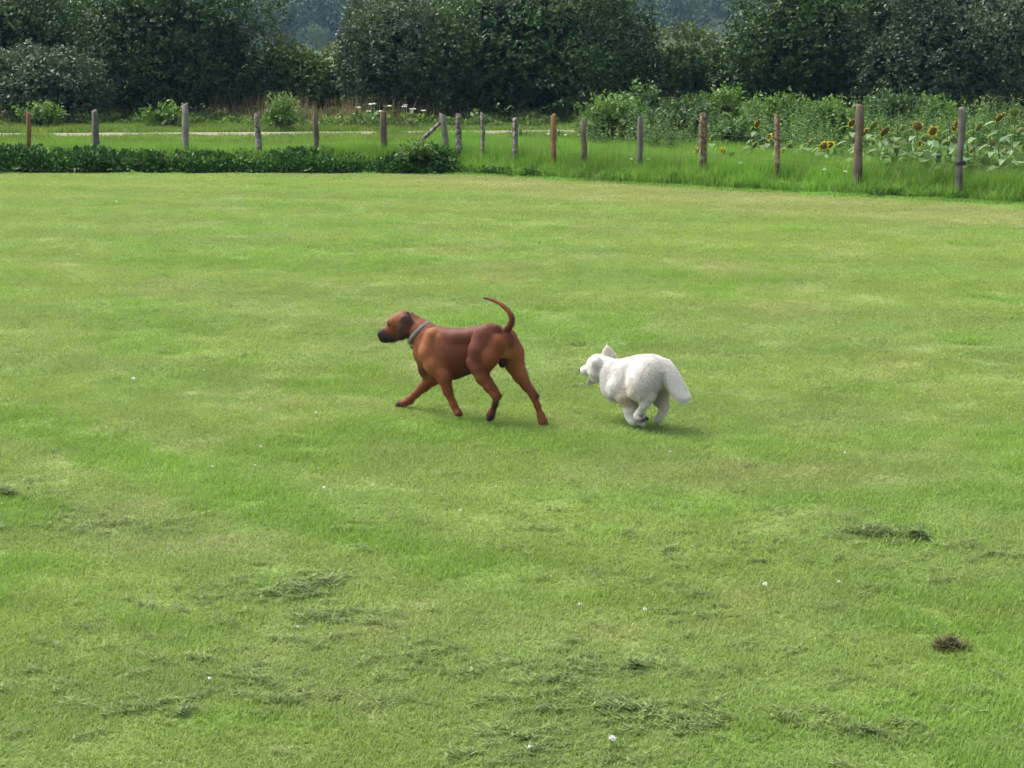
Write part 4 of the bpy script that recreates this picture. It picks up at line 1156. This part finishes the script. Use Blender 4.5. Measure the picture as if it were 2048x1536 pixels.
for lat, pr in ((.09, (955, 1308)), (-.11, (1826, 1418)), (.112, (1276, 1352)), (-.10, (350, 1226))):
    for dl in (-.018, 0, .018):
        D.limb([(pr[0], pr[1], lat + dl, .015), (pr[0] - 18, pr[1] + 14, lat + dl * 1.25, .012)], RUST if pr[0] > 900 and pr[0] != 1276 else DRK, .01)
# tail
D.curve([(1375, 505, 0, .034, RED), (1445, 462, 0, .026, RED), (1490, 405, 0, .0205, RED), (1503, 345, 0, .017, RED), (1482, 285, 0, .0145, RUST), (1430, 228, 0, .0125, RUST), (1370, 183, 0, .0105, RUST), (1290, 147, 0, .0085, RUST), (1218, 130, 0, .005, DRK)], RED, .012)
# head
hc = D.P(430, 420, 0); D.set_plane(math.radians(14), hc)
D.limb([(470, 395, 0, .072, RED), (395, 382, 0, .080, RUST), (330, 392, 0, .066, RUST)], RUST, .04, .84)
D.limb([(330, 425, 0, .058, RUST), (272, 462, 0, .044, RUST), (205, 494, 0, .040, DRK), (170, 506, 0, .034, BLK)], RUST, .022, .85)
D.limb([(370, 490, 0, .055, RUST), (280, 530, 0, .038, DRK), (205, 548, 0, .027, BLK), (180, 552, 0, .022, BLK)], DRK, .025, .8)
D.limb([(250, 545, .018, .022, BLK), (200, 535, .018, .022, BLK)], BLK, .02)
D.limb([(250, 545, -.018, .022, BLK), (200, 535, -.018, .022, BLK)], BLK, .02)
D.limb([(272, 378, .026, .024, RUST), (252, 384, .022, .018, DRK)], RUST, .03)
D.limb([(272, 378, -.026, .024, RUST), (252, 384, -.022, .018, DRK)], RUST, .03)
D.limb([(425, 310, .058, .030, EAR), (418, 385, .080, .052, EAR), (400, 465, .086, .052, EAR), (368, 535, .082, .026, DRK)], DRK, .014, .24)
D.limb([(480, 312, -.058, .026, DRK), (490, 380, -.080, .046, DRK), (480, 450, -.084, .046, DRK), (450, 515, -.080, .020, DRK)], DRK, .014, .26)
V, Q, C = D.skin(.005)
V = smooth_verts(V, Q, 2, .4)
fz = fbm(V[:, 0] * 9, V[:, 2] * 9, 3)
C = C * (.9 + .25 * fz)[:, None]
Broot = root = empty('dog', (D.O[0], D.O[1], 0)); BV, BQ, BC, Boff = V, Q, C, np.array([D.O[0], D.O[1], 0]); tag(root, 'short-haired red-brown dog with black muzzle and grey collar trotting', 'dog')
me = mesh_np('body', V - [D.O[0], D.O[1], 0], Q, True); vcol(me, C)
obj('body', me, coat_mat('red_coat', .55, .0, 34, .16, .35), root)
m_eye = plain_mat('dark_eye', (.008, .006, .005), .08, .6); m_nose = plain_mat('wet_nose', (.012, .011, .012), .3, .5, 90, .3, .4)
off = np.array([D.O[0], D.O[1], 0])
for s_ in (1, -1):
    build('eye', ellipsoid(D.P(258, 394, .046 * s_) - off, (.010, .010, .010), np.eye(3)), m_eye, root, None, True)
ax = np.array([D.Fw, D.L, [0, 0, 1.]])
build('nose', ellipsoid(D.P(146, 492, 0) - off, (.017, .021, .015), ax), m_nose, root, None, True)
# collar and its tag
D.set_plane(math.radians(30), D.O)
def band(Dg, top, bot, wid, lat, seg=28, thick=.0035):
    a, b = Dg.P(*top, 0), Dg.P(*bot, 0); c = (a + b) / 2; u = (a - b) / 2; R = np.linalg.norm(u); u = u / R
    w = unit(np.cross(Dg.L, u)); V = []
    for o_, rr in ((-wid, 1), (-wid, 1 + thick / R), (wid, 1 + thick / R), (wid, 1)):
        t = np.arange(seg) * 2 * np.pi / seg
        V.append(c + w * o_ + rr * (R * np.cos(t)[:, None] * u + lat * np.sin(t)[:, None] * Dg.L))
    V = np.concatenate(V)
    Q = np.array([[i * seg + k, i * seg + (k + 1) % seg, ((i + 1) % 4) * seg + (k + 1) % seg, ((i + 1) % 4) * seg + k] for i in range(4) for k in range(seg)])
    return V, Q, np.zeros((0, 3), int)
V, Q, T = band(D, (658, 388), (474, 604), .0155, .093)
co = build('collar', (V - off, Q, T), plain_mat('grey_webbing', (.15, .15, .14), .8, .2, 140, .45, .4), root)
t0, t1 = D.P(470, 590, .0) - off, D.P(512, 658, .0) - off
V, Q, T = tube([t0, t0 * .5 + t1 * .5, t1], [.014, .022, .016], 10)
tg = build('tag', (V, Q, T), plain_mat('black_tag', (.012, .012, .014), .4, .4), co)
V, Q, T = tube([D.P(458, 596, .03) - off, D.P(508, 640, .03) - off], [.009, .008], 8)
build('buckle', (V, Q, T), plain_mat('white_buckle', (.6, .6, .6), .35, .5), co)

# ---- the white puppy
WH, CR, TAN_SHADE, GR, PK = (.71, .69, .645), (.68, .625, .52), (.52, .42, .27), (.54, .51, .465), (.45, .16, .14)  # the tan tone joins stained elbow fur with painted shade between the legs
D = Dog(1272, 853, math.radians(42), (1130, 670, .13184), .05)
D.limb([(800, 700, 0, .108, WH), (890, 680, 0, .122, WH), (1000, 625, 0, .130, WH), (1150, 560, 0, .112, WH), (1290, 515, 0, .094, WH), (1410, 560, 0, .092, WH)], WH, .05, .84)
D.limb([(840, 610, 0, .095, WH), (720, 545, 0, .078, WH), (620, 500, 0, .070, WH)], WH, .045, .95)
D.limb([(700, 640, 0, .070, WH), (730, 770, 0, .075, WH), (800, 860, 0, .072, WH)], WH, .05, 1.0)
# near hind leg folded forward
D.limb([(1270, 560, .07, .098, WH), (1175, 680, .085, .096, WH), (1110, 780, .09, .078, CR)], CR, .07, .8)
D.limb([(1110, 780, .09, .076, CR), (1120, 850, .10, .050, CR)], CR, .025, .8)
D.limb([(1110, 845, .10, .050, CR), (1200, 865, .10, .036, WH), (1275, 890, .10, .027, WH)], WH, .03)
D.limb([(1285, 880, .10, .027, WH), (1215, 1020, .10, .025, WH), (1135, 1170, .10, .024, WH), (1100, 1225, .10, .026, WH)], WH, .02)
D.limb([(1100, 1225, .10, .027, WH), (1150, 1265, .10, .030, GR), (1195, 1265, .10, .022, GR)], GR, .02)
for cx, cy, r_ in ((1090, 1285, .014), (1145, 1218, .013), (1165, 1290, .017), (1232, 1268, .016)):
    D.limb([(cx, cy, .134, r_, BLK), (cx + 18, cy + 6, .134, r_ * .8, BLK)], BLK, .004)
# far hind leg
D.limb([(1400, 600, -.075, .092, WH), (1400, 740, -.09, .080, CR), (1385, 870, -.095, .058, TAN_SHADE), (1440, 980, -.095, .040, CR), (1500, 1090, -.095, .030, CR)], CR, .045, .85)
D.limb([(1505, 1095, -.095, .029, CR), (1470, 1190, -.095, .025, WH), (1420, 1260, -.095, .026, WH), (1390, 1295, -.095, .027, WH)], WH, .02)
D.limb([(1370, 1312, -.10, .012, BLK), (1425, 1312, -.10, .012, BLK)], BLK, .006)
# front legs gathered below
D.limb([(850, 760, .055, .090, WH), (920, 890, .07, .070, CR)], WH, .06)
D.limb([(920, 890, .07, .070, CR), (962, 1000, .075, .050, TAN_SHADE), (975, 1120, .075, .041, WH), (985, 1220, .07, .032, WH), (1018, 1290, .07, .029, WH), (1045, 1318, .07, .024, GR)], WH, .022)
D.limb([(850, 820, -.06, .085, WH), (940, 960, -.05, .060, TAN_SHADE), (1025, 1120, -.03, .038, TAN_SHADE), (1075, 1270, -.03, .028, GR), (1095, 1360, -.03, .028, WH), (1080, 1395, -.03, .026, WH)], WH, .022)
D.limb([(1095, 1340, -.03, .026, WH), (1180, 1385, -.03, .024, WH)], WH, .02)
# tail
D.curve([(1450, 465, 0, .048, WH), (1545, 560, 0, .043, WH), (1630, 690, 0, .039, WH), (1712, 840, 0, .034, WH), (1768, 918, 0, .025, WH), (1822, 928, 0, .008, WH)], WH, .03)
# head
D.set_plane(math.radians(32), D.P(520, 470, 0))
D.limb([(570, 455, 0, .066, WH), (490, 440, 0, .066, WH), (440, 455, 0, .056, WH)], WH, .035, 1.0)
D.limb([(470, 560, .03, .056, WH), (480, 620, .02, .045, WH)], WH, .04)
D.limb([(410, 500, 0, .042, WH), (360, 522, 0, .035, WH), (305, 530, 0, .032, WH), (283, 534, 0, .026, WH)], WH, .016)
D.limb([(450, 640, 0, .036, WH), (390, 700, 0, .020, WH), (352, 726, 0, .013, GR)], WH, .015)
D.limb([(398, 645, .014, .015, PK), (362, 700, .014, .013, BLK)], PK, .006)
D.limb([(648, 350, -.045, .062, CR), (641, 255, -.05, .037, CR), (632, 150, -.055, .006, WH)], WH, .018, .3, unit(D.Fw * .8 + D.L * -.6))
D.limb([(490, 385, .062, .028, GR), (468, 450, .080, .036, GR), (440, 540, .080, .016, GR)], GR, .010, .35)
V, Q, C = D.skin(.005)
V = smooth_verts(V, Q, 2)
off = np.array([D.O[0], D.O[1], 0])
root = empty('dog', off); tag(root, 'fluffy white puppy galloping with flying ears behind the brown dog', 'dog')
me = mesh_np('body', V - off, Q, True); vcol(me, C)
obj('body', me, coat_mat('white_coat', .8, .2, 30, .06, .3), root)
build('nose', ellipsoid(D.P(233, 535, 0) - off, (.015, .016, .014), np.array([D.Fw, D.L, [0, 0, 1.]])), m_nose, root, None, True)
for s_ in (1, -1):
    build('eye', ellipsoid(D.P(362, 480, .034 * s_) - off, (.009, .009, .009), np.eye(3)), m_eye, root, None, True)
# collar catch peeping out of the fur below the throat
c = D.P(585, 855, .03) - off
build('collar_tag', tube([c + [0, 0, .012], c, c - [0, 0, .016]], [.006, .010, .007], 8), plain_mat('black_catch', (.012, .012, .012), .4), root)
# long coat
def fur(V, Q, C, off, yaw, nh, lfun, rad, lift, mess, root, mat, seed, minc, skip=None):
    Vn = V - off
    fa = Q[:, [0, 1, 2]]
    nrm = np.cross(Vn[fa[:, 1]] - Vn[fa[:, 0]], Vn[fa[:, 2]] - Vn[fa[:, 0]])
    area = np.linalg.norm(nrm, axis=1); nrm = unit(nrm)
    r = np.random.default_rng(seed)
    k = r.choice(len(Q), nh, p=area / area.sum())
    bw = r.random((nh, 2)); q4 = Vn[Q[k]]
    P0 = (q4[:, 0] * (1 - bw[:, :1]) + q4[:, 1] * bw[:, :1]) * (1 - bw[:, 1:]) + (q4[:, 3] * (1 - bw[:, :1]) + q4[:, 2] * bw[:, :1]) * bw[:, 1:]
    Cn = C[Q[k, 0]]
    ok = Cn.sum(1) > minc
    P0, Nn, Cn = P0[ok], nrm[k][ok], Cn[ok]; nh = len(P0)
    Fb = np.array([-math.cos(yaw), math.sin(yaw), 0])
    ln = lfun(P0, P0 @ Fb) * (.6 + .7 * r.random(nh))
    flow = unit(-Fb * .8 + np.array([0, 0, -.55]))
    swirl = np.stack([vnoise(P0[:, 0] * 22 + j * 31 + 50, P0[:, 2] * 22 + P0[:, 1] * 17 + 50, j) - .5 for j in range(3)], 1)
    dirn = unit(Nn * lift + flow * .75 + swirl * mess * 2 + r.normal(size=(nh, 3)) * mess * .35)
    P1 = P0 + dirn * (ln * .5)[:, None]
    P2 = P1 + unit(dirn + np.array([0, 0, -.2]) + flow * .4) * (ln * .5)[:, None]
    h = bpy.data.hair_curves.new('fur')
    h.add_curves([3] * nh)
    h.attributes['position'].data.foreach_set('vector', np.stack([P0 - Nn * .002, P1, P2], 1).astype(np.float32).ravel())
    ra = h.attributes.get('radius') or h.attributes.new('radius', 'FLOAT', 'POINT')
    ra.data.foreach_set('value', np.tile(np.array([rad, rad * .8, rad * .25], np.float32), nh))
    ca = h.attributes.new('col', 'FLOAT_COLOR', 'CURVE')
    cc = np.ones((nh, 4), np.float32); cc[:, :3] = Cn * (.9 + .2 * r.random((nh, 1))); ca.data.foreach_set('color', cc.ravel())
    h.materials.append(mat)
    fo = link(bpy.data.objects.new('fur', h), root); fo['kind'] = 'stuff'
def fur_mat(name, rough, spec):
    m_fur, n, l, p = new_mat(name)
    a = N(n, 'ShaderNodeAttribute', attribute_name='col'); l.new(a.outputs['Color'], p.inputs['Base Color'])
    p.inputs['Roughness'].default_value = rough; p.inputs['Specular IOR Level'].default_value = spec
    return m_fur
fur(V, Q, C, off, math.radians(42), 70000, lambda P, f: (.024 * sstep(.06, .30, P[:, 2]) + .005) * np.where(f > .30, .4, 1.0), .0008, .5, .22, root, fur_mat('white_fur', .7, .2), 900, 1.0)
fur(BV, BQ, BC, Boff, math.radians(30), 60000, lambda P, f: .008 + 0 * f, .0005, .35, .12, Broot, fur_mat('red_fur', .4, .35), 901, .0)
